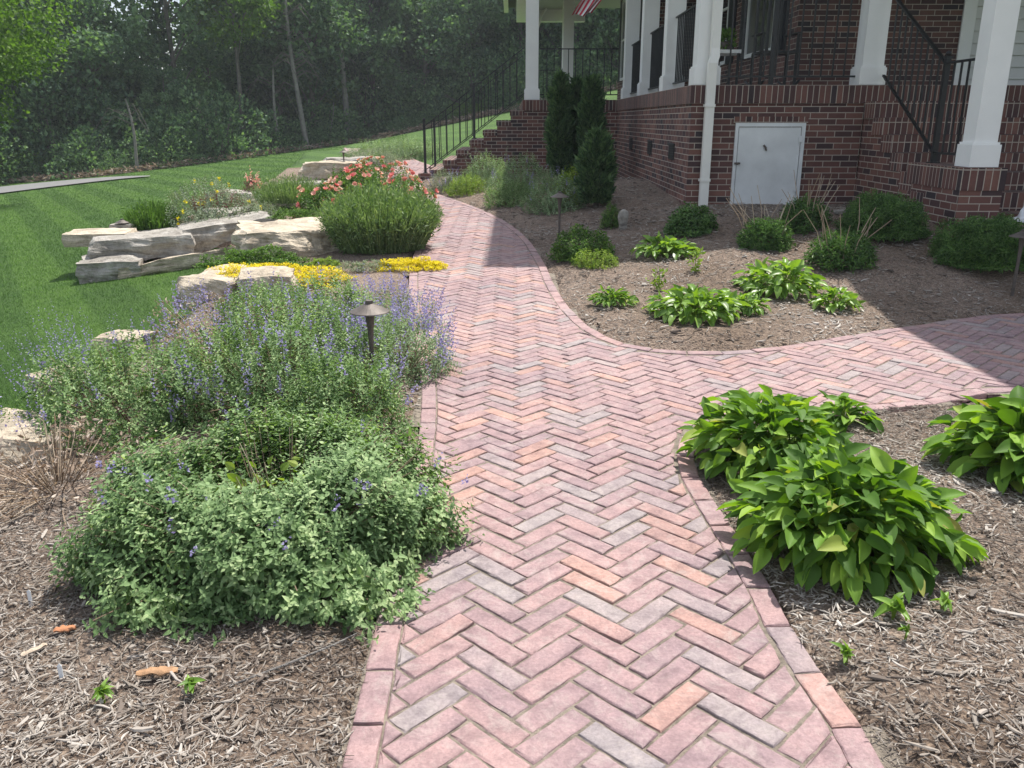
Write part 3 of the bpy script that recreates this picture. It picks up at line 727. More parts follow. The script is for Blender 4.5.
# ------------------------------------------------------------------ rocks
def rock(x, y, z, sx, sy, sz, rz=0, seed=0, label='', name='boulder', mat=None, group='garden rocks along the lawn edge', rough=.16, cuts=14, tilt=(0, 0), flat=.7):
    n = cuts; V = []; F = []; idx = {}
    def P(a, b, c):
        k = (round(a, 4), round(b, 4), round(c, 4))
        if k in idx: return idx[k]
        v = Vector((a, b, c)); s_ = v.normalized(); e = flat
        q = v*e+s_*(1-e)
        q = Vector((q.x*sx/2, q.y*sy/2, q.z*sz/2))
        w = Vector((q.x*2.2, q.y*2.2, q.z*3.5))+Vector((seed*7.3, seed*3.1, seed))
        dsp_ = noise.fractal(w, .9, 2.1, 5)*rough*min(sx, sz*2)+.7*rough*min(sx, sz*2)*(noise.voronoi(w*.9)[0][0]-.45)
        lay = .012*math.sin(q.z*30+4*noise.noise(w))*min(1, sz*3)
        q = q+Vector((s_.x, s_.y, s_.z*.45))*dsp_+Vector((s_.x, s_.y, 0))*lay
        idx[k] = len(V); V.append(q); return idx[k]
    g = [2*i/n-1 for i in range(n+1)]
    for ax in range(3):
        for sg in (-1, 1):
            for i in range(n):
                for j in range(n):
                    c = [(g[i], g[j]), (g[i+1], g[j]), (g[i+1], g[j+1]), (g[i], g[j+1])]
                    f = []
                    for u_, v_ in c:
                        t_ = [0, 0, 0]; t_[ax] = sg; t_[(ax+1) % 3] = u_; t_[(ax+2) % 3] = v_; f.append(P(*t_))
                    F.append(f if sg > 0 else f[::-1])
    cr_, sr_ = math.cos(rz), math.sin(rz)
    W_ = [(x+cr_*v.x-sr_*v.y, y+sr_*v.x+cr_*v.y, z+v.z+v.x*tilt[0]+v.y*tilt[1]) for v in V]
    m = MB(); m.add(W_, np.array(F)); return thing_mesh(m, name, mat or M_ROCK, (x, y, z-sz/2), label, 'rock', group)
R_ = math.radians
rock(-4.78, 10.05, -.36, .72, .75, .40, R_(15), 1, 'dark-sided squat rock at the outer left end of the rock stack', flat=.92)
rock(-4.0, 10.42, -.36, 1.7, .8, .34, R_(26), 2, 'long pale slanting slab at the bottom of the rock stack on the lawn', tilt=(.13, -.15), flat=.9, mat=M_TAN)
rock(-4.55, 10.5, -.07, 1.15, .9, .29, R_(18), 3, 'thick grey boulder forming the left half of the upper stack layer', tilt=(.03, 0), rough=.12, flat=.88)
rock(-3.72, 10.95, .02, 1.15, .8, .33, R_(28), 33, 'thick grey boulder forming the right half of the upper stack layer', tilt=(.10, 0), rough=.12, flat=.9)
rock(-5.1, 10.5, .02, .75, .6, .16, R_(10), 4, 'flat pale rock capping the left end of the stack', mat=M_TAN, flat=.85)
rock(-5.0, 10.95, .07, .3, .25, .14, 0, 41, 'small white rock under the path light at the stack end')
x, y, z = gpx(296, 252); rock(x-.12, y+.3, z+.08, 1.15, 1.4, .40, R_(20), 5, 'broad flat tan boulder behind the yellow groundcover', flat=.8, mat=M_TAN)
rock(-3.25, 12.9, -.02, 1.3, .6, .09, R_(8), 6, 'lowest slab of the layered flagstones between the green mats', cuts=12, flat=.85, rough=.1, mat=M_TAN)
rock(-3.28, 13.0, .09, 1.2, .55, .08, R_(12), 7, 'middle slab of the layered flagstones between the green mats', cuts=12, flat=.85, rough=.1, mat=M_TAN)
rock(-3.2, 13.05, .18, 1.05, .5, .07, R_(5), 8, 'topmost slab of the layered flagstones between the green mats', cuts=12, flat=.85, rough=.1, mat=M_TAN)
x, y, z = gpx(222, 296); rock(x, y+.25, z+.03, .62, .75, .3, R_(-25), 9, 'white rounded boulder left of the yellow groundcover', mat=M_TAN)
x, y, z = gpx(262, 300); rock(x, y+.2, z+.05, .5, .5, .32, R_(10), 10, 'white boulder under the front edge of the yellow groundcover', mat=M_TAN)
x, y, z = gpx(60, 395); rock(x, y+.1, z+.04, .42, .35, .18, R_(-30), 11, 'pale flat stone behind the dried stems at the lawn edge', mat=M_TAN)
x, y, z = gpx(15, 452); rock(x, y+.1, z+.02, .65, .42, .2, R_(-15), 12, 'pale stone at the far left edge of the mulch', mat=M_TAN)
x, y, z = gpx(120, 352); rock(x, y+.1, z+.03, .4, .35, .2, R_(-15), 13, 'small pale stone half hidden behind the flowering stems', mat=M_TAN)
x, y, z = gpx(224, 226); rock(x, y+.4, z+.06, .8, 1.0, .25, R_(30), 14, 'grey flat rock beside the dark red barberry')
x, y, z = gpx(232, 205); rock(x, y+.4, z+.08, .9, .8, .25, R_(-10), 15, 'pale rock behind the dark red barberry')
x, y, z = gpx(332, 184); rock(x, y+.3, z+.18, 1.3, .8, .42, R_(5), 16, 'blocky white boulder behind the rose bush', flat=.8, mat=M_TAN)
x, y, z = gpx(318, 190); rock(x-.2, y+.3, z+.05, 1.2, .7, .16, R_(5), 17, 'flat slab in front of the blocky white boulder')
x, y, z = gpx(352, 172); rock(x, y+.3, z+.14, 1.3, .8, .34, R_(15), 18, 'grey boulder left of the far catmint drift')
x, y, z = gpx(300, 188); rock(x, y+.3, z+.02, .9, .6, .18, R_(-5), 19, 'small slab at the lawn edge behind the feathery bush')
x, y, z = gpx(623, 229); rock(x, y, z+.10, .10, .07, .24, .3, 20, 'upright pointed stone beside the small round shrub', 'standing_stone', None, cuts=8, flat=.3)
x, y, z = gpx(853, 196)
x, y, z = gpx(843, 214); rock(x, y, z+.02, .16, .09, .04, .1, 21, 'small white flat stone behind the round shrub near the stair wall', 'stone', None, cuts=8)

# ------------------------------------------------------------------ path lights
def path_light():
    r = empty('path_light', (0, 0, 0)); m = MB()
    m.lathe((0, 0, 0), [(.0, .525), (.018, .525), (.02, .51), (.03, .505), (.095, .472), (.097, .468), (.09, .468), (.02, .495), (0, .495)], 24); m.build('shade', M_BRONZE, r)
    m = MB(); m.lathe((0, 0, 0), [(.012, -.1), (.012, .30), (.015, .38), (.026, .47), (.022, .50)], 12); m.build('stem', M_BRONZE, r)
    return r
PL = path_light(); first = True
def place_light(x, y, z, label, s=1.0):
    global first
    o = PL if first else copy_tree(PL); first = False
    o.location = (x, y, z); o.scale = (s, s, s); tag(o, label, 'path light', 'bronze path lights in the beds')
x, y = -.73, 4.22; place_light(x, y, gz(x, y)-.04, 'bronze path light standing in the flowering catmint in the foreground', 1.06)
x, y, z = gpx(559, 243); place_light(x, y, z, 'bronze path light at the mulch edge right of the path bend', 1.05)
x, y, z = gpx(345, 180); place_light(x, y, z+.1, 'bronze path light by the blocky white boulder behind the roses', .9)
place_light(-5.0, 10.9, -.27, 'bronze path light at the left end of the stacked rocks', .9)
x, y, z = gpx(1012, 296); place_light(x+.0, y, z, 'bronze path light at the right edge beside the clipped shrub', 1.0)

# ------------------------------------------------------------------ plants
def mound_pts(n, r, h, sq=1.0, lump=.15, seed=0, low=-.05, deep=.35, ring=0.0):
    """points on and inside a lumpy mound at the origin, with outward directions"""
    d = unit(rng.normal(size=(n*2, 3))); d = d[d[:, 2] > low][:n]; k = len(d)
    lm = np.array([1+lump*2*noise.noise(Vector(v)*2.3+Vector((seed*5, 0, seed))) for v in d])
    f = lm*np.where(rng.random(k) < .65, rng.uniform(.9, 1.03, k), rng.uniform(min(deep, .93), .96, k))
    P = d*f[:, None]*np.array([r, r*sq, h]); out = unit(d/np.array([r, r*sq, h])**1.0)
    if ring > 0:
        rr = np.hypot(P[:, 0], P[:, 1]/sq)/r; P[:, 2] *= 1-ring*np.exp(-(rr/.38)**2)
    P[:, 2] = np.maximum(P[:, 2], .005); return P, out
def shoots(mb, P, O, pairs, l0, l1, gap, upb=.6, tpl=LEAF1, jit=.35, tint=None, wsc=1.0):
    """leafy shoots: pairs of leaves crossing down each shoot from the tip at P"""
    n = len(P); A = unit(O+np.array([0, 0, upb])+rng.normal(0, jit, (n, 3))); ref = unit(np.cross(A, rdir(n))); r2 = np.cross(A, ref)
    tt = rng.random(n) if tint is None else tint
    for k in range(pairs):
        s = (l0+(l1-l0)*k/max(1, pairs-1))*rng.uniform(.75, 1.2); base = P-A*gap*k
        s0, s1 = (ref, r2) if k % 2 == 0 else (r2, ref); lift = .75-.12*k
        for sg in (-1, 1):
            D = unit(s0*sg+A*lift+rng.normal(0, .15, (n, 3)))
            sz = s*rng.uniform(.75, 1.2, n); scatter(mb, tpl, base, D, A, sz, np.clip(tt+rng.normal(0, .12, n)-.03*k, 0, 1), wsc)
def each_spike(root, P, O, L, n_f=14, s=.012, mat=None):
    for k in range(len(P)):
        mb = MB(); spikes(mb, P[k:k+1], O[k:k+1], L[k:k+1], n_f, s); mb.build('flower_spike', mat or M_VIO, root)
def spikes(mb, P, O, L, n_f=14, s=.012, spread=.5, upb=1.0):
    n = len(P); A = unit(O*spread+np.array([0, 0, upb])+rng.normal(0, .18, (n, 3)))
    for k in range(n_f):
        t = k/n_f; b = P+A*(L*t)[:, None] if hasattr(L, '__len__') else P+A*L*t
        D = unit(rdir(n)+A*.5); scatter(mb, LEAF1, b+rng.normal(0, s*.35, (n, 3)), D, rdir(n), s*(1.25-t*.6), None, 1.6)
BL = leafT(.5, .1, .35, 2)
def at(V, x, y, z): return V+np.array([x, y, z])
def catmint(x, y, z, r, h, label, n=1400, leaf=.026, fl=60, seed=0, mat=None, sq=1.0, ring=0.0, stems=0, flL=.13, group='catmint and grey-leaved mounds', flmat=None, fls=.012, gap=.02, low=-.05, name='catmint', cat='plant', tpl=None, pairs=4):
    root = empty(name, (x, y, z), label, cat, group); mb = MB()
    P, O = mound_pts(n, r, h, sq, .14, seed, low, ring=ring); P += O*(rng.gamma(1.2, .016, (len(P), 1))*min(1, r/.6)-.005); P[:, 2] = np.maximum(P[:, 2], .012); shoots(mb, at(P, x, y, z), O, pairs, leaf*.55, leaf, gap, tpl=tpl or LEAF1)
    mb.build('foliage', mat or M_CAT, root)
    # stems
    sm = MB(); k = max(20, n//14); Q = P[:k]; 
    for q in Q:
        b = np.array([q[0]*.35, q[1]*.35, 0]); sm.tube([tuple(at(b, x, y, z-.01)), tuple(at((b+q)/2+np.array([0, 0, .04*h]), x, y, z)), tuple(at(q*.97, x, y, z))], [.0025, .002, .0015], 4, rng.random()*.5, False)
    sm.build('stems', M_TWIG, root)
    if fl:
        fm = MB(); P2, O2 = mound_pts(fl*2, r, h, sq, .16, seed, .1, .95, ring); P2 = P2[:fl]; O2 = O2[:fl]
        LL = rng.uniform(flL*.6, flL*1.3, len(P2)); j = min(len(P2), 99); each_spike(root, at(P2[:j], x, y, z), O2[:j], LL[:j], 16, fls*1.15, flmat)
        if len(P2) > j: spikes(fm, at(P2[j:], x, y, z), O2[j:], LL[j:], 14, fls); fm.build('flower_spikes', flmat or M_VIO, root)['kind'] = 'stuff'
    return root
# big foreground catmint: open centre with dry stems
cx_, cy_ = -.83, 2.66; cz_ = gz(cx_, cy_)
big = catmint(cx_, cy_, cz_, .60, .43, 'large round catmint mound in the foreground, leafy and open at its centre', 5800, .030, 0, 1, sq=.98, ring=.62, gap=.021, tpl=BL, pairs=5)
mb = MB(); n = 30; a = rng.uniform(-2.6, -.2, n); each_spike(big, np.c_[cx_+.7*np.cos(a)*rng.uniform(.7, 1, n), cy_+.6*np.sin(a)*rng.uniform(.3, 1, n)+.05, cz_+rng.uniform(.2, .34, n)], rdir(n), rng.uniform(.03, .06, n), 10, .012)
mb = MB()
for i in range(190):
    a = rng.uniform(0, 6.28); r0 = rng.uniform(0, .12); e = rng.uniform(.05, .34); bx, by = cx_+.08+r0*math.cos(a), cy_-.02+r0*math.sin(a)
    mb.tube([(bx, by, cz_+.0), (bx+e*.5*math.cos(a), by+e*.5*math.sin(a), cz_+.15), (bx+e*math.cos(a)+.02, by+e*math.sin(a), cz_+rng.uniform(.16, .34))], [.0025, .002, .0012], 4, rng.random(), False)
mb.build('dry_stems', M_TWIG, big)
mb = MB(); n = 110; P = np.c_[cx_-.02+rng.normal(0, .14, n), cy_+.02+rng.normal(0, .1, n), cz_+rng.uniform(.12, .26, n)]; scatter(mb, LEAFB, P, unit(rng.normal(size=(n, 3))+[0, 0, .5]), rdir(n), rng.uniform(.03, .055, n)); mb.build('inner_leaves', M_LIME, big)
def cm(x, y, *a, **k): catmint(x, y, gz(x, y), *a, **k)
cm(-1.22, 4.30, .62, .46, 'catmint mound with upright blue flower spikes just left of the foreground path light', 2600, .031, 110, 2, gap=.022, flL=.15)
cm(-.80, 3.72, .33, .36, 'soft catmint filling the gap in front of the foreground path light', 1100, .027, 14, 10, gap=.02)
cm(-1.95, 4.15, .55, .40, 'catmint mound at the left, between dried leafy stems and the flowering mound', 1700, .03, 35, 3, gap=.022)
cm(-.68, 4.75, .38, .34, 'violet flowering catmint spilling over the path edge behind the foreground light', 900, .022, 150, 4, gap=.022, flL=.17, mat=M_CATF, fls=.013)
cm(-1.35, 5.35, .62, .44, 'green catmint mound in front of the yellow groundcover', 2100, .03, 40, 5, gap=.022)
cm(-.95, 5.9, .45, .26, 'sparse grey catmint with pale violet spikes behind the flowering mounds', 700, .022, 130, 6, mat=M_GREY, gap=.022)
cm(-2.45, 4.7, .34, .24, 'loose sprawling catmint at the lawn edge with tall thin flower spikes', 420, .022, 70, 7, gap=.022, flL=.28, fls=.010)
cm(-2.45, 3.95, .26, .16, 'small bright green clump at the left lawn edge', 420, .024, 14, 8, gap=.02, mat=M_GRN, flL=.3)
# dried leafy stems
def dried(x, y, r, h, label, n=500, seed=0, ls=.026):
    z = gz(x, y); root = empty('dried_plant', (x, y, z), label, 'plant', 'dried perennials'); mb = MB()
    P, O = mound_pts(n, r, h, 1, .25, seed, 0, .3); D = unit(O*.6+rng.normal(0, .8, (len(P), 3))); scatter(mb, LEAFB, at(P, x, y, z), D, rdir(len(P)), rng.uniform(ls*.5, ls*1.5, len(P)), None, .6); mb.build('dead_leaves', M_DRY, root)
    sm = MB()
    for q in P[:n//5]:
        sm.tube([(x+q[0]*.3, y+q[1]*.3, z-.01), tuple(at(q*np.array([.8, .8, .6]), x, y, z)), tuple(at(q*1.08, x, y, z))], [.003, .002, .0012], 4, rng.random(), False)
    sm.build('stems', M_TWIG, root)
dried(-1.95, 3.3, .42, .24, 'dried leafy stems left of the big foreground catmint', 620, 1)
dried(-2.15, 2.85, .34, .16, 'low dried stems on the mulch at the left edge', 300, 2)
dried(-2.0, 5.7, .5, .30, 'purplish dried stems behind the catmint near the lawn', 620, 3, .03)
cm(-2.05, 5.75, .45, .30, 'thin flowering stems growing through the dried plant near the lawn', 260, .02, 90, 9, gap=.02, flL=.15)
def blades(x, y, z, r, h, n, label, mat, w=.006, name='lavender', extra=None, cat='plant', group=None, spread=.55, sq=1.0, hz=.3):
    root = empty(name, (x, y, z), label, cat, group); mb = MB()
    a = rng.uniform(0, 2*math.pi, n); q = np.sqrt(rng.random(n)); B = np.c_[x+np.cos(a)*q*r*.68, y+np.sin(a)*q*r*.68*sq, np.full(n, z)]
    tip = np.c_[x+np.cos(a)*q*r*rng.uniform(.85, 1.1, n), y+np.sin(a)*q*r*sq*rng.uniform(.85, 1.1, n), z+h*np.sqrt(np.clip(1-(q*.93)**2*(1-hz), 0, 1))*rng.uniform(.6, 1.12, n)]
    # upper half of each blade, curved in three segments
    mid = B*.45+tip*.55+np.c_[np.zeros(n), np.zeros(n), np.full(n, h*.1)]
    s = unit(np.cross(tip-B, rdir(n)))*w
    V = np.stack([B-s*.5, B+s*.5, mid-s, mid+s, tip], 1).reshape(-1, 3); k = (np.arange(n)*5)[:, None]
    mb.add(V, k+np.array([[0, 1, 3, 2]]), np.repeat(rng.random(n), 5)); mb.F.append(k+np.array([[2, 3, 4]])); mb.build('foliage', mat, root)
    return root, tip, tip-B
def lav(x0, y0, r, h, n, label, mat=M_LAV, fl=0, flm=None, leaf=.02, **k):
    z = gz(x0, y0); root, tip, d = blades(x0, y0, z, r, h, n, label, mat, **k)
    mb = MB(); j = rng.integers(0, n, n*2); P = tip[j]-unit(d[j])*rng.uniform(0, h*.6, (len(j), 1)); scatter(mb, LEAF1, P, unit(d[j]+rng.normal(0, .35, (len(j), 3))*h*2), rdir(len(j)), leaf*rng.uniform(.8, 1.6, len(j)), None, .55); mb.build('needles', mat, root)
    if fl: mb = MB(); j = rng.integers(0, n, fl); spikes(mb, tip[j], unit(d[j]), np.full(fl, .04), 6, .012); mb.build('flowers', flm or M_GREY, root)
    return root
x, y, z = gpx(374, 257); lav(x, y+.55, .68, .64, 7000, 'big spiky green lavender clump at the path edge in front of the roses', w=.0042, leaf=.045, fl=200, flm=M_LIME)
x, y, z = gpx(282, 214); lav(x, y+.45, .58, .52, 1700, 'feathery light green bush on the terrace left of the roses', M_LAV, w=.0045, leaf=.04)
lav(-4.75, 11.2, .38, .48, 1300, 'spiky grass-like clump behind the left end of the rock stack', M_GRN, w=.007, leaf=.04)
# grey green plant with small yellow flowers behind the rock
catmint(-4.05, 11.55, gz(-4.05, 11.55), .66, .66, 'grey-green bushy plant dotted yellow, behind the thick grey boulders', 1100, .045, 18, 12, mat=M_GREY, flmat=M_YEL, flL=.03, gap=.035, fls=.02)
catmint(-3.55, 12.0, gz(-3.55, 12), .35, .30, 'low grey-leaved tuft between the boulder plants and the flagstones', 400, .04, 0, 13, mat=M_GREY, gap=.03)
# barberry and red flower spike
x, y, z = gpx(216, 210); catmint(x, y+.3, z, .5, .28, 'dark red barberry shrub at the lawn edge', 700, .05, 0, 14, mat=M_RED, gap=.035, group=None, name='barberry')
x, y, z = gpx(236, 206); catmint(x+.15, y+.6, z, .25, .42, 'small reddish plant with a coral flower plume by the barberry', 220, .045, 9, 15, mat=M_RED, flmat=M_ROSE, flL=.2, fls=.03, gap=.035, group=None, name='plume_flower')
# roses
def roses(x, y, r, h, label, n, fl, seed, sq=1.0):
    z = gz(x, y); root = empty('rose_bush', (x, y, z), label, 'plant', 'coral rose bushes'); mb = MB()
    P, O = mound_pts(n, r, h, sq, .2, seed, -.05, .4); shoots(mb, at(P, x, y, z), O, 3, .04, .05, .035); mb.build('foliage', M_GRN, root)
    P, O = mound_pts(fl*3, r*1.03, h*1.04, sq, .2, seed, .05, .93); P = P[:fl]; O = O[:fl]
    PT = leafT(1.0, .2, -.2, 1)
    for q, o_ in zip(P[:95], O):
        mb = MB(); a = np.arange(7)*6.283/7; u = unit(np.cross(o_, rdir(1)[0])); w = np.cross(o_, u); D = unit(u*np.cos(a)[:, None]+w*np.sin(a)[:, None]+o_*.7)
        scatter(mb, PT, np.repeat(at(q, x, y, z)[None], 7, 0), D, np.repeat(o_[None], 7, 0), .058, np.clip(rng.random()+rng.normal(0, .08, 7), 0, 1)); mb.build('bloom', M_ROSE, root)
    sm = MB()
    for q in P[:20]: sm.tube([(x+q[0]*.2, y+q[1]*.2, z-.01), tuple(at(q*.6, x, y, z)), tuple(at(q*.98, x, y, z))], [.006, .004, .003], 5, 0, False)
    sm.build('stems', M_TWIG, root)
x, y, z = gpx(318, 228); roses(x, y+.5, .40, .50, 'rose bush with pink blooms at the left end of the rose bed', 600, 50, 21)
x, y, z = gpx(352, 214); roses(x, y+.5, .55, .58, 'rose bush with peach blooms directly behind the big lavender clump', 900, 80, 22)
x, y, z = gpx(404, 222); roses(x-.05, y+.6, .46, .52, 'rose bush with red-pink blooms leaning over the path', 600, 60, 23)
x, y, z = gpx(372, 196); roses(x, y+.8, .62, .55, 'loose peach rose bush at the back of the rose bed', 800, 70, 24)
# mats
def mat_(x, y, r, sq, h, label, mat, n=1400, leaf=.018, seed=0, name='groundcover', zoff=0, rot=0):
    z = gz(x, y)+zoff; root = empty(name, (x, y, z), label, 'groundcover', 'low groundcover mats'); mb = MB()
    P, O = mound_pts(n, r, h, sq, .35, seed, .03, .75); 
    c_, s_ = math.cos(rot), math.sin(rot); P = np.c_[P[:, 0]*c_-P[:, 1]*s_, P[:, 0]*s_+P[:, 1]*c_, P[:, 2]]
    shoots(mb, at(P, x, y, z), O*.3+np.array([0, 0, 1]), 2, leaf, leaf, leaf*.5, .8); mb.build('foliage', mat, root)
x, y, z = gpx(275, 290); mat_(x-.02, y+.12, .58, .42, .13, 'bright yellow sedum mat creeping over the white boulders', M_YEL, 2800, .02, 31, zoff=.05, rot=-.15)
x, y, z = gpx(411, 272); mat_(x, y+.15, .31, .5, .09, 'bright yellow sedum mat at the path edge below the lavender', M_YEL, 1700, .018, 32, rot=.1)
x, y, z = gpx(322, 268); mat_(x, y+.1, .16, .5, .07, 'small yellow-green sedum tuft between the two yellow mats', M_LIME, 500, .016, 33)
x, y, z = gpx(365, 272); mat_(x, y+.1, .3, .45, .08, 'sparse pale groundcover between yellow-green tuft and path', M_GREY, 500, .02, 34)
x, y, z = gpx(250, 272); mat_(x, y+.2, .52, .45, .16, 'green mat between the tan boulder and the yellow sedum', M_GRN, 1700, .026, 35)
x, y, z = gpx(291, 240); mat_(x, y+.2, .28, .55, .12, 'round bright green mat on the tan boulder', M_GRN, 800, .024, 36, zoff=.22)
x, y, z = gpx(278, 216); mat_(x, y+.2, .42, .4, .12, 'green mat between the flagstones and the feathery bush', M_GRN, 900, .026, 37)
x, y, z = gpx(255, 305); mat_(x-.05, y-.05, .25, .5, .1, 'small green mat in front of the white boulder', M_GRN, 500, .022, 38)
# far beds
def cpx(X, Y, r, h, label, back=None, **k):
    x, y, z = gpx(X, Y); b = r*.75 if back is None else back; x *= (y+b)/y; catmint(x, y+b, gz(x, y+b), r, h, label, **k)
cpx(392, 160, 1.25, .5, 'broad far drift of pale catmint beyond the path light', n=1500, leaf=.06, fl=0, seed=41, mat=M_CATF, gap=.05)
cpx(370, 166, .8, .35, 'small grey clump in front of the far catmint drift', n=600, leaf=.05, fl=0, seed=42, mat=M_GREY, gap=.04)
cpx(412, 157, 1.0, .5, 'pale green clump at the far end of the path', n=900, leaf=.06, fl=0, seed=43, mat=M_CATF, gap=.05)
cpx(447, 193, .34, .34, 'grey-leaved clump at the foot of the far steps', n=500, leaf=.035, fl=20, seed=44, mat=M_GREY, gap=.03)
cpx(466, 196, .36, .32, 'yellow-green mound right of the grey clump by the far steps', n=600, leaf=.035, fl=0, seed=45, mat=M_LIME, gap=.03)
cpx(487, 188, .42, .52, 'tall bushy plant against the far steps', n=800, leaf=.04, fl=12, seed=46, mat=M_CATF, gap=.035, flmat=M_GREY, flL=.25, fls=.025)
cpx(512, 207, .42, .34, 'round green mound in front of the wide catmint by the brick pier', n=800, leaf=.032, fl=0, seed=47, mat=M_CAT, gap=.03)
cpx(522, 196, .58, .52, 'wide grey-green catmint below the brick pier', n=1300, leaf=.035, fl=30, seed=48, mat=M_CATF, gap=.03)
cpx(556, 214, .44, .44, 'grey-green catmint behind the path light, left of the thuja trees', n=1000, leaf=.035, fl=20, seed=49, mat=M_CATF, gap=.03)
# thujas
def thuja(x, y, r, h, label, n=6500, seed=0):
    z = gz(x, y); root = empty('thuja', (x, y, z), label, 'evergreen', 'columnar evergreens by the brick pier'); mb = MB()
    t = rng.random(n)**.9; a = rng.uniform(0, 6.283, n)
    prof = np.interp(t, [0, .12, .5, .8, .95, 1], [.75, 1, .95, .7, .35, .06])
    lump = np.array([1+.7*noise.noise((math.cos(q)*1.8, math.sin(q)*1.8, tt*8+seed*3)) for q, tt in zip(a, t)])
    rr = r*prof*lump*rng.uniform(.6, 1.03, n); P = np.c_[x+np.cos(a)*rr, y+np.sin(a)*rr, z+.05+t*h]
    O = np.c_[np.cos(a), np.sin(a), np.full(n, 1.1)]+rng.normal(0, .3, (n, 3)); s = rng.uniform(.045, .10, n)*np.where(rng.random(n) < .12, 1.7, 1)
    scatter(mb, LEAF1, P, O, rdir(n), s, None, .7); 
    for k in (-1, 1): sd2 = unit(O)+rdir(n)*.8; scatter(mb, LEAF1, P, sd2, rdir(n), s*.8, None, .5)
    mb.build('foliage', M_THU, root); m = MB(); m.tube([(x, y, z-.05), (x, y, z+h*.8)], [.04, .012], 6); m.build('trunk', M_BARK, root)
def tpx(X, Y, r, h, label, s): x, y, z = gpx(X, Y); thuja(x, y, r, h, label, seed=s)
thuja(.80, 14.7, .18, 1.62, 'tall dark thuja, leftmost of the group in front of the brick pier', seed=1)
thuja(1.10, 15.0, .17, 1.55, 'tall dark thuja, middle of the group in front of the brick pier', seed=2)
thuja(1.30, 14.4, .18, 1.52, 'tall dark thuja, rightmost of the group in front of the brick pier', seed=3)
tpx(596, 207, .185, .86, 'short stout thuja in front of the tall ones', 4)
def leafy(X, Y, r, h, label, n, leaf, mat, seed, cat='shrub', name='shrub', back=None, group=None, tpl=None, wsc=1.0, pairs=3, low=-.05, sq=1.0, upb=.6, gap=None, zo=0):
    x, y, z = gpx(X, Y); b = r*.8 if back is None else back; x *= (y+b)/y; y += b; z = gz(x, y)+zo
    root = empty(name, (x, y, z), label, cat, group); mb = MB(); P, O = mound_pts(n, r, h, sq, .14, seed, low, .5)
    shoots(mb, at(P, x, y, z), O, pairs, leaf*.7, leaf, gap or leaf*.6, upb, tpl or LEAF1, .3, None, wsc); mb.build('foliage', mat, root)
    sm = MB()
    for q in P[:24]: sm.tube([(x+q[0]*.2, y+q[1]*.2, z-.02), tuple(at(q*.6, x, y, z)), tuple(at(q*.95, x, y, z))], [.005, .004, .002], 4, 0, False)
    sm.build('stems', M_TWIG, root)
    return root, x, y, z
leafy(569, 207, .26, .46, 'lime-green leafy shrub at the foot of the tall thujas', 300, .07, M_LIME, 50)
leafy(611, 229, .13, .26, 'small round light-green shrub beside the upright stone', 420, .03, M_GRN, 51)
leafy(583, 262, .32, .28, 'loose leafy clump right behind the path light', 620, .045, M_GRN, 52, low=-.05)
leafy(596, 269, .22, .15, 'low pale green tuft in front of the loose leafy clump', 420, .03, M_LIME, 53)
leafy(691, 237, .26, .27, 'dark leafy shrub left of the white hatch', 560, .05, M_DKG, 54)
# peony-like shrubs with dead stalks
def stalks(x, y, z, r, h, n, root):
    mb = MB()
    for i in range(n):
        a = rng.uniform(0, 6.28); q = rng.uniform(.1, .6)*r; e = rng.uniform(.6, 1.3)*r; hh = h*rng.uniform(.7, 1.2)
        mb.tube([(x+q*math.cos(a), y+q*math.sin(a), z), (x+(q+e)/2*math.cos(a), y+(q+e)/2*math.sin(a), z+hh*.6), (x+e*math.cos(a)+rng.normal(0, .03), y+e*math.sin(a), z+hh)], [.005, .004, .0025], 4, .5+rng.random()*.5, False)
    mb.build('dead_stalks', M_TWIG, root)
for X, Y, r, h, lb, s, k in ((764, 251, .25, .25, 'green shrub with bare dead stalks, in front of the hatch', 55, 16), (803, 234, .24, .27, 'green shrub with bare dead stalks, right below the hatch', 56, 14), (840, 274, .29, .27, 'green shrub with bare dead stalks in front of the round shrub', 57, 14)):
    root, x, y, z = leafy(X, Y, r, h, lb, 520, .06, M_DKG, s, wsc=.55, upb=.9); stalks(x, y, z, r*1.2, h*1.75, k, root)
leafy(880, 244, .385, .37, 'round clipped evergreen shrub next to the stair wall', 2400, .04, M_DKG, 58, wsc=.6, low=-.3, upb=.1)
leafy(981, 278, .43, .38, 'wide clipped evergreen shrub in front of the brick landing', 3200, .04, M_DKG, 59, wsc=.6, low=-.3, upb=.0, back=.28, sq=.8)
# sprouts
for X, Y, h, lb, s in ((659, 290, .16, 'thin lime-green sprout in the sunlit mulch', 60), (695, 272, .20, 'lime-green seedling right of the pale hosta', 61)):
    x, y, z = gpx(X, Y); root = empty('seedling', (x, y, z), lb, 'plant', 'lime seedlings'); mb = MB(); n = 50
    t = rng.random(n); P = np.c_[x+rng.normal(0, .03, n), y+rng.normal(0, .03, n), z+t*h]; scatter(mb, LEAF1, P, rdir(n)+[0, 0, .6], rdir(n), .05); mb.build('leaves', M_LIME, root)
    mb = MB(); mb.tube([(x, y, z-.01), (x, y, z+h)], .003, 4); mb.build('stem', M_LIME, root)
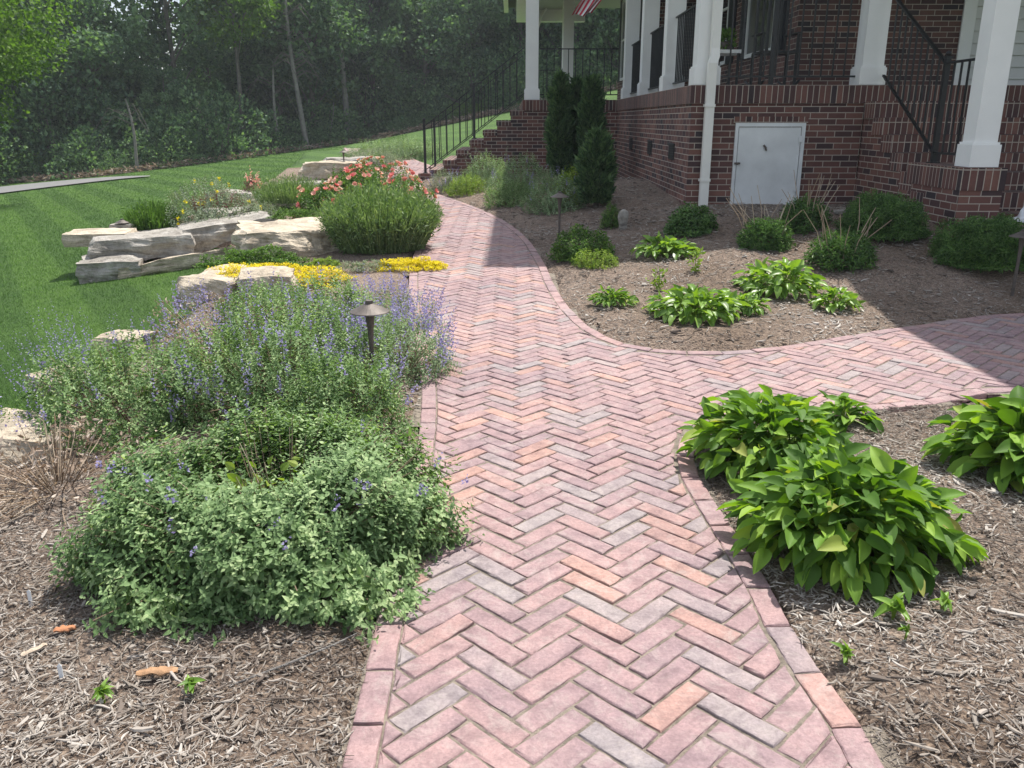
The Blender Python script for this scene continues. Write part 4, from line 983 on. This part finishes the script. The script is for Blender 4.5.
# hostas: rosettes of broad arching leaves
def hleaf(w=.5):
    V = []; F = []; n = 8
    cols_ = (-1, -.55, 0, .55, 1)
    for i in range(n+1):
        t = i/n; a = (math.sin(math.pi*min(1, t**.75))**.8)*w*.5 if 0 < t < 1 else 0
        z = -.26*t*t
        for c in cols_: V.append((t, c*a, z+.30*abs(c)*a*2-.03*math.sin(t*17)*abs(c)*a*3))
    for i in range(n):
        for k in range(4): b = i*5+k; F.append((b, b+5, b+6, b+1))
    return np.array(V), np.array(F)
HL = hleaf(.52); HLN = hleaf(.36)
def hosta(x, y, r, h, n, leaf, label, mat, tpl=HL, name='hosta', crowns=4, group='hostas in the mulch beds', z=None):
    z = gz(x, y) if z is None else z
    root = empty(name, (x, y, z), label, 'plant', group); mb = MB(); sm = MB()
    cr_ = [(0, 0)]+[(rng.uniform(.25, .55)*r*math.cos(k*2.4), rng.uniform(.25, .55)*r*math.sin(k*2.4)) for k in range(crowns-1)]
    P = []; D = []; N = []; Z = []
    for i in range(n):
        cx, cy = cr_[i % len(cr_)]; a = rng.uniform(0, 6.283); ph = math.acos(1-rng.uniform(0, 1.0)**.9)+rng.normal(0, .08)
        k_ = rng.uniform(.78, 1.04); lf = leaf*rng.uniform(.65, 1.15); ca_, sa_ = math.cos(a), math.sin(a)
        d = unit(np.array([ca_, sa_, math.cos(ph)*1.0-math.sin(ph)*.42])+rng.normal(0, .26, 3))
        p = np.array([x+cx*.55+r*.85*k_*math.sin(ph)*ca_, y+cy*.55+r*.85*k_*math.sin(ph)*sa_, z+max(.035, h*k_*max(0, math.cos(ph)))])-d*lf*.55
        p[2] = max(p[2], z+.03)
        P.append(p); D.append(d); N.append(np.array([ca_*.45, sa_*.45, .9])+rng.normal(0, .3, 3)); Z.append(lf)
        if i % 3 == 0: sm.tube([(x+cx*.7, y+cy*.7, z-.01), tuple((np.array([x+cx*.7, y+cy*.7, z])+p)/2+np.array([0, 0, .03])), tuple(p)], [.004, .003, .003], 4, .5, False)
    scatter(mb, tpl, np.array(P), np.array(D), np.array(N), np.array(Z)); mb.build('leaves', mat, root, True); sm.build('stalks', M_LIME, root)
def hpx(X, Y, back, *a, **k): x, y, z = gpx(X, Y); hosta(x*(y+back)/y, y+back, *a, **k)
hosta(1.11, 2.56, .37, .31, 720, .102, 'large hosta clump nearest the camera, spilling over the border bricks', M_HOSTA, crowns=7)
hosta(1.05, 3.28, .33, .29, 480, .097, 'hosta clump at the inner corner of the two paths', M_HOSTA, crowns=5)
hosta(1.55, 3.70, .17, .16, 70, .09, 'small low hosta between the corner clump and the right edge', M_HOSTA, crowns=3)
hosta(2.06, 3.18, .32, .30, 280, .13, 'hosta cut by the right edge of the picture', M_HOSTA, crowns=4)
hpx(694, 326, .28, .36, .22, 230, .11, 'hosta with broad pale leaves nearest the border in the middle bed', M_HOSTB, crowns=4)
hpx(777, 300, .26, .36, .25, 220, .11, 'bright hosta behind the small ones in the middle bed', M_HOSTB, crowns=4)
hpx(665, 262, .24, .30, .18, 180, .105, 'white-edged hosta in front of the dark shrub', M_HOSTB, crowns=3)
hpx(743, 316, .12, .19, .14, 90, .08, 'small hosta between the two bright ones', M_HOSTB, crowns=2)
hpx(832, 314, .15, .2, .16, 110, .08, 'small compact hosta at the right end of the sunlit mulch', M_HOSTB, crowns=2)
hpx(612, 309, .13, .19, .13, 170, .065, 'small low leafy plant in the mulch near the path border', M_HOSTA, tpl=HLN, crowns=3, name='perennial', group=None)
for X, Y, s, lb in ((845, 665, .05, 'tiny seedling in the near right mulch below the big hosta'), (893, 618, .075, 'young yellow-green hosta shoot at the foot of the big clump'), (942, 612, .05, 'tiny sprout right of the big hosta clump'), (192, 695, .045, 'small green seedling in the pale mulch at lower left'), (104, 702, .04, 'small yellow-green weed beside the orange bark'), (905, 640, .03, 'tiny weed in the chips below the young shoot')):
    x, y, z = gpx(X, Y); hosta(x, y, s*.5, s*.8, 9, s*1.1, lb, M_HOSTB, tpl=HLN, name='seedling', crowns=1, group='seedlings in the mulch')

# ------------------------------------------------------------------ small things on the mulch
M_TAG = plain('tag_plastic', (.72, .74, .76), .4)
for X, Y, lb in ((31, 604, 'thin white plant tag stuck in the mulch at the left edge'), (62, 680, 'thin white plant tag nearest the bottom left corner')):
    x, y, z = gpx(X, Y); m = MB(); m.box(x-.006, x+.006, y-.001, y+.001, z-.02, z+.045); m.add([(x-.006, y-.001, z+.045), (x+.006, y-.001, z+.045), (x+.006, y+.001, z+.045), (x-.006, y+.001, z+.045), (x, y, z+.052)], [(0, 1, 4), (1, 2, 4), (2, 3, 4), (3, 0, 4)])
    thing_mesh(m, 'plant_tag', M_TAG, (x, y, z), lb, 'plant tag', 'white plant tags')
def bark(X, Y, L, w, rz, label, col):
    x, y, z = gpx(X, Y); V = []; F = []; n = 12
    for i in range(n+1):
        t = i/n; ww = w*(.35+.65*math.sin(math.pi*(t*.85+.08)))*(1+.3*noise.noise((t*5, X, 0)))
        for k in range(6):
            a = -1.1+2.2*k/5; V.append((L*(t-.5), ww*math.sin(a), ww*.6*math.cos(a)+.004+.01*noise.noise((t*4, k, Y))))
    m = len(V); V += [(a, b, c-.004) for a, b, c in V]
    for i in range(n):
        for k in range(5): b = i*6+k; F += [(b, b+6, b+7, b+1), (m+b, m+b+1, m+b+7, m+b+6)]
    c_, s_ = math.cos(rz), math.sin(rz); W_ = [(x+a*c_-b*s_, y+a*s_+b*c_, z+c+.012) for a, b, c in V]
    q = MB(); q.add(W_, np.array(F)); thing_mesh(q, 'bark_piece', plain('bark_'+str(X), col, .8, 0, 40, .35, .5), (x, y, z), label, 'bark', 'bark pieces on the mulch', True)
bark(158, 677, .105, .017, .15, 'curled orange-brown piece of bark in front of the big catmint', (.33, .19, .10))
bark(66, 634, .06, .014, .3, 'small orange chip of bark near the left plant tag', (.40, .17, .08))
bark(35, 655, .07, .01, .9, 'pale splinter of wood lying left in the mulch', (.42, .34, .26))
x, y, z = gpx(300, 668); m = MB(); m.tube([(x-.16, y-.09, z+.012), (x-.03, y-.01, z+.02), (x+.08, y+.07, z+.025), (x+.13, y+.13, z+.02)], [.0022, .0035, .003, .0015], 7); thing_mesh(m, 'stick', M_PALE, (x, y, z), 'thin grey stick lying in the mulch below the big catmint', 'stick')
# chips of wood mulch
_b = []
for q_, (t_, w_, z_) in enumerate(((-.5, .25, 0), (-.18, .5, .0), (.2, .42, .0), (.5, .12, 0))):
    _b += [(t_, -w_, 0), (t_, w_, 0), (t_, w_*.6, .55), (t_, -w_*.6, .55)]
_f = [(k*4+a, (k+1)*4+a, (k+1)*4+(a+1) % 4, k*4+(a+1) % 4) for k in range(3) for a in (1, 2, 3)]
boxT = (np.array(_b, float), np.array(_f))
def chips(n, x0, x1, y0, y1, L, w, bias):
    x = rng.uniform(x0, x1, n); y = y0+(y1-y0)*rng.random(n)**bias
    k = inside(GARDEN, x, y) & ~inside(SUBP, x, y) & ~((x > 2.0) & (y > 10.15)) & ~((x > .1) & (y > 17.2)) & ~((x > 3.95) & (y > 6.85))
    k &= np.abs(x) < y*.75+.9
    x = x[k]; y = y[k]; n = len(x); z = Gz(x, y)+rng.uniform(.002, .014, n)
    a = rng.uniform(0, 6.283, n); D = np.c_[np.cos(a), np.sin(a), rng.normal(0, .16, n)]; N = np.c_[rng.normal(0, .3, n), rng.normal(0, .3, n), np.ones(n)]
    ln = L*rng.gamma(1.7, .6, n); patch = np.array([noise.noise((p*1.1, q*1.1, 2)) for p, q in zip(x, y)])
    V, F = boxT; D = unit(D); B = unit(np.cross(N, D)); N = np.cross(D, B); ww = w*rng.gamma(2.2, .5, n); bend = rng.normal(0, .18, n)
    P = np.c_[x, y, z]
    Wd = P[:, None]+V[None, :, :1]*(D*ln[:, None])[:, None]+(V[None, :, :1]**2-.25)*(B*(ln*bend*2)[:, None])[:, None]+V[None, :, 1:2]*(B*ww[:, None])[:, None]+V[None, :, 2:]*(N*ww[:, None]*.5)[:, None]
    t = np.clip(rng.beta(2, 2.4, n)+patch*.5, 0, 1)
    return Wd.reshape(-1, 3), (F[None]+(np.arange(n)*16)[:, None, None]).reshape(-1, 4), np.repeat(t, 16)
mc = MB()
for a in ((52000, -2.6, -.35, 1.1, 3.4, .021, .0031, 1.2), (52000, .7, 2.9, 1.1, 4.1, .021, .0031, 1.1), (1100, -2.6, -.35, 1.1, 3.6, .05, .0065, 1), (1100, .7, 3.2, 1.1, 4.1, .05, .0065, 1), (1200, -.9, 6, 5, 10.2, .055, .009, 1), (9000, -3, -.4, 3.3, 7, .03, .006, 1), (34000, -.9, 6, 5, 10.2, .03, .006, 1), (9000, -1.9, 2.1, 9.5, 17.3, .045, .009, 1)):
    mc.add(*chips(*a))
tag(mc.build('mulch_chips', M_CHIP), kind='stuff')

# ------------------------------------------------------------------ grass blades on the lawn
n = 300000; u = rng.uniform(-.68, -.12, n); Yd = 4.2*(44/4.2)**(rng.random(n)**1.15); x = u*Yd; y = Yd
k = ~inside(GARDEN, x, y); x, y = x[k], y[k]; n = len(x); z = Lz(x, y)
s = np.clip(y/9, .7, 4); a = rng.uniform(0, 6.283, n); w = .0021*s; hh = rng.uniform(.016, .030, n)*np.clip(s, .8, 1.3)
dx, dy = np.cos(a)*w, np.sin(a)*w; ln = rng.normal(0, .012, (n, 2))
V = np.stack([np.c_[x-dx, y-dy, z-.005], np.c_[x+dx, y+dy, z-.005], np.c_[x+ln[:, 0], y+ln[:, 1], z+hh]], 1).reshape(-1, 3)
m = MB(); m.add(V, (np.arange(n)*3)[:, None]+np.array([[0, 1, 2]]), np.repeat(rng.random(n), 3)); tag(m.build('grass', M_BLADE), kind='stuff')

# ------------------------------------------------------------------ woods
def crown_mesh(r, h, n, s, seed, z0, nclump=42):
    mb = MB(); cl = []
    for i in range(nclump):
        d = unit(rng.normal(size=3)); q = rng.uniform(.35, 1)**.6; c = d*q*np.array([r, r, h/2])*.86
        cl.append((c, rng.uniform(.22, .42)*r, rng.normal(0, .16)))
    per = n//nclump
    for c, cr_, tt in cl:
        d = unit(rng.normal(size=(per, 3))); rad = cr_*rng.uniform(.45, 1.08, (per, 1)); P = c+d*rad*np.array([1, 1, .7])+np.array([0, 0, z0+h/2])
        D = unit(rng.normal(size=(per, 3))+np.array([0, 0, -.25])); N = rng.normal(size=(per, 3))+np.array([0, 0, 1.2])
        scatter(mb, LEAF1, P, D, N, s*rng.uniform(.6, 1.3, per), np.clip(.45+tt+rng.normal(0, .2, per), 0, 1), 1.5)
    return mb, cl
def make_tree(name, r, h, z0, n, s, seed, mat, tr=.16, dead=False):
    root = empty(name, (0, 0, 0)); mb, cl = crown_mesh(r, h, n, s, seed, z0); cr_ = mb.build('crown', mat, root)
    m = MB(); lx, ly = rng.normal(0, .35, 2); pts = [(lx*t*t, ly*t*t+.15*math.sin(3*t+seed), -.3+t*(z0+h*.8)) for t in np.linspace(0, 1, 9)]
    m.tube(pts, list(np.linspace(tr, tr*.3, 9)), 8)
    for c, q, tt in cl[:12]:
        zt = max(z0*.55, z0+h/2+c[2]-1.6); f = min(1, (zt+.3)/(z0+h*.8)); b = (lx*f*f, ly*f*f+.15*math.sin(3*f+seed), zt)
        e = (c[0], c[1], z0+h/2+c[2]); mid = ((b[0]+e[0])/2, (b[1]+e[1])/2, (b[2]+e[2])/2+.2); m.tube([b, mid, e], [tr*.35, tr*.22, .02], 5, cap=False)
    m.build('trunk', M_BARK, root, True); return root
protos = [make_tree('tree', 3.4, 8.5, 1.6, 8500, .24, 1, M_TREE), make_tree('tree', 2.8, 9.5, 2.6, 8000, .22, 2, M_TREE, .14), make_tree('tree', 3.8, 7.5, .9, 9000, .26, 3, M_TREE, .2),
          make_tree('tree', 2.4, 7.0, 3.8, 5500, .22, 4, M_TREE2, .12), make_tree('tree', 3.0, 10.5, 1.2, 9000, .23, 5, M_TREE)]
used = set()
def plant_tree(k, x, y, s, label, group='trees at the edge of the woods', rz=None, zs=1.0, z=None):
    p = protos[k]; o = p if k not in used else copy_tree(p); used.add(k)
    o.location = (x, y, float(Lz(x, y)) if z is None else z); o.scale = (s, s, s*zs); o.rotation_euler = (0, 0, rng.uniform(0, 6.28) if rz is None else rz)
    tag(o, label, 'tree', group)
_E = sorted([px(X, Y, Lz) for X, Y in ((-60, 194), (0, 184), (60, 179.5), (110, 175), (160, 169), (200, 164), (250, 157.5), (300, 150.5), (340, 145), (370, 141))])
_E = [(-60, 30)]+_E+[(0, 46), (10, 40), (20, 36)]
print('EDGE', [(round(a, 1), round(b, 1)) for a, b in _E])
def edge_y(x): return float(np.interp(x, [e[0] for e in _E], [e[1] for e in _E]))
# front row, left to right, then two rows behind
W1 = [(-33, 2), (-29, 0), (-25.5, 4), (-22.3, 2), (-19.5, 0), (-16.5, 4), (-13.6, 3), (-10.8, 0), (-8.0, 1), (-5.2, 2), (-2.4, 0), (.5, 1), (3.5, 4), (7, 2)]
nm1 = ['outermost broad tree at the left end of the wood edge', 'tree behind the end of the driveway at far left', 'tall dense tree above the driveway strip', 'broad low-branched tree left of the sky gap', 'leafy tree just right of the driveway end', 'tall tree right below the bright sky gap',
       'slender tree with loose crown in the middle of the wood edge', 'dense tree left of the bare leaning trunk', 'thin-crowned tree between the two bare trunks', 'low-branched tree right of the tallest bare trunk', 'tree directly above the far catmint drift', 'tree above the far stair railing', 'tall tree seen between the far porch columns', 'broad tree seen through the porch behind the railing']
for (x, k), lb in zip(W1, nm1): plant_tree(k, x, edge_y(x)+3.8+rng.uniform(-.4, 1.2), rng.uniform(.85, 1.05)*(.47 if -.44 < x/(edge_y(x)+4) < -.33 else 1), lb)
for row, (dy, hh) in enumerate(((7, 1.1), (12, 1.3), (18, 1.4), (27, 1.5))):
    for i, x in enumerate(np.arange(-46-row*3, 30, 4.1)):
        if row == 0 and abs(x+19.5) < 2: pass
        s = hh*rng.uniform(.85, 1.1)*(.5 if -.45 < x/(edge_y(x)+dy) < -.32 and row > 0 else 1)
        plant_tree(int(rng.choice([0, 2, 4, 1, 0])) if row < 3 else 2, x+rng.uniform(-1, 1), edge_y(x)+dy+rng.uniform(-1.5, 1.5), s, 'dark green tree deep in the woods behind the front row', 'trees deep in the woods')
# light green tree near the left edge, over the lawn
p = make_tree('tree', 2.7, 6.2, 1.2, 16000, .13, 9, M_TREE2, .13); p.location = (-14.5, 23.5, float(Lz(-14.7, 23.5))+.3); tag(p, 'bright yellow-green tree at the left edge in front of the woods', 'tree')
p = make_tree('tree', 1.9, 3.2, 1.2, 4200, .2, 10, M_TREE3, .07); p.location = (-10.6, 51, float(Lz(-10.6, 51))); tag(p, 'young yellow-green tree between the two bare trunks', 'tree', 'trees at the edge of the woods')
# bare trunks at the wood edge
def bare(x, y, h, r, lean, label, br=14, seed=0):
    z = float(Lz(x, y)); root = empty('bare_tree', (x, y, z), label, 'tree', 'bare trunks at the edge of the woods'); m = MB()
    P = [(x+lean*t+.12*math.sin(4*t+seed), y, z-.2+h*t) for t in np.linspace(0, 1, 10)]; m.tube(P, list(np.linspace(r, r*.45, 10)), 8); m.build('trunk', M_PALE, root, True)
    b = MB()
    for i in range(br):
        t = rng.uniform(.35, .98); a = rng.uniform(-.6, .6)+(0 if i % 2 else math.pi); L = rng.uniform(.6, 1.8); q = (x+lean*t+.12*math.sin(4*t+seed), y, z+h*t)
        b.tube([q, (q[0]+math.cos(a)*L*.5, q[1]-.2, q[2]+L*.25), (q[0]+math.cos(a)*L, q[1]-.3, q[2]-L*rng.uniform(-.1, .7))], [r*.3, r*.2, .01], 5, cap=False)
    b.build('branches', M_BARK, root)
def bpx(X, Y, back=-.2): a, b = px(X, Y, Lz); return a, b+back
bare(*bpx(347, 143), 12, .17, -.15, 'tall straight bare pale trunk at the right of the wood edge', 12, 1)
bare(*bpx(306, 149), 8.5, .15, -.45, 'bare trunk with drooping twigs in the middle of the wood edge', 30, 2)
bare(*bpx(283, 152), 4.2, .10, -.2, 'short thin pale trunk left of the one with drooping twigs', 5, 3)
bare(*bpx(333, 145), 2.4, .05, .1, 'thin sapling trunk left of the tallest bare one', 3, 4)
bare(*bpx(118, 176, 2.2), 3.2, .08, -.3, 'forked leaning trunk near the end of the driveway', 6, 5)
# undergrowth bushes along the edge
def bush_proto(seed, mat, s=.115):
    root = empty('undergrowth_bush'); mb = MB(); n = 3600; P, O = mound_pts(n, 1.4, 1.5, 1, .35, seed, -.05, .4)
    scatter(mb, LEAF1, P, unit(O+rng.normal(0, .7, (len(P), 3))), rdir(len(P)), rng.uniform(s*.6, s*1.3, len(P)), None, 1.4); mb.build('foliage', mat, root)
    m = MB()
    for i in range(10): d = unit(rng.normal(size=3)+np.array([0, 0, 1.5])); m.tube([(0, 0, -.1), tuple(d*.7), tuple(d*1.4+np.array([.1, 0, 0]))], [.03, .02, .01], 4, cap=False)
    m.build('stems', M_BARK, root); return root
bp = [bush_proto(1, M_TREE), bush_proto(2, M_TREE, .10), bush_proto(3, M_TREE3, .10)]; ub = set(); i = 0
for dy_ in (3.5, 7, 11):
    for x in np.arange(-44, 24, 2.1):
        k = int(rng.integers(0, 2)); o = bp[k] if k not in ub else copy_tree(bp[k]); ub.add(k); X = x+rng.uniform(-.7, .7); Y = edge_y(X)+dy_+rng.uniform(-1, 1)
        s = rng.uniform(1.3, 2.0); o.location = (X, Y, float(Lz(X, Y))-.1); o.scale = (s, s, s*rng.uniform(.9, 1.2)); o.rotation_euler = (0, 0, rng.uniform(0, 6))
        tag(o, 'dense dark bush between the trunks inside the woods', 'bush', 'bushes inside the woods')
for x in np.arange(-40, 6, 1.35):
    k = int(rng.choice([0, 1, 1, 0, 2], p=[.25, .25, .2, .2, .1])); o = bp[k] if k not in ub else copy_tree(bp[k]); ub.add(k)
    X = x+rng.uniform(-.5, .5); Y = edge_y(X)+rng.uniform(.2, 2.2); s = rng.uniform(.55, 1.25)*(.6 if -15 < X < -5 else 1)
    o.location = (X, Y, float(Lz(X, Y))-.1); o.scale = (s, s, s*rng.uniform(.7, 1.2)); o.rotation_euler = (0, 0, rng.uniform(0, 6))
    tag(o, 'low leafy bush in the undergrowth along the foot of the woods', 'bush', 'undergrowth bushes along the wood edge')
# leaf litter and dead brush under the trees
n = 26000; x = rng.uniform(-42, 12, n); y = np.array([edge_y(a) for a in x])+rng.gamma(2, 1.1, n)-.8; P = np.c_[x, y, Lz(x, y)+rng.uniform(.01, .22, n)]
m = MB(); scatter(m, LEAF1, P, rdir(n)*[1, 1, .5], rdir(n)+[0, 0, 1], rng.uniform(.08, .3, n), None, .5); tag(m.build('leaf_litter', M_DRY), kind='stuff')
x = np.arange(-46, 24, 1.2); V = []; F = []
for i, a in enumerate(x):
    for k, dy in enumerate((-.3, 2, 6, 14, 140)): V.append((a, edge_y(a)+dy+(.35*noise.noise((a*.5, 0, 0)) if k == 0 else 0), float(Lz(a, edge_y(a)+dy))+.03))
for i in range(len(x)-1):
    for k in range(4): F.append((i*5+k, (i+1)*5+k, (i+1)*5+k+1, i*5+k+1))
m = MB(); m.add(V, np.array(F)); tag(m.build('forest_floor', plain('forest_soil', (.07, .055, .04), .95, 0, 3, .4)), kind='structure')

# ------------------------------------------------------------------ the damp summer air
hm = bpy.data.materials.new('haze'); hm.use_nodes = True; ht = hm.node_tree; ht.nodes.clear()
ho = ht.nodes.new('ShaderNodeOutputMaterial'); hv = ht.nodes.new('ShaderNodeVolumePrincipled'); hv.inputs['Color'].default_value = (.86, .93, 1, 1)
hv.inputs['Density'].default_value = .0008; hv.inputs['Anisotropy'].default_value = .3; ht.links.new(hv.outputs[0], ho.inputs['Volume'])
m = MB(); m.box(-110, 110, -12, 190, -14, 34); hz_ = m.build('haze', hm); tag(hz_, kind='stuff')
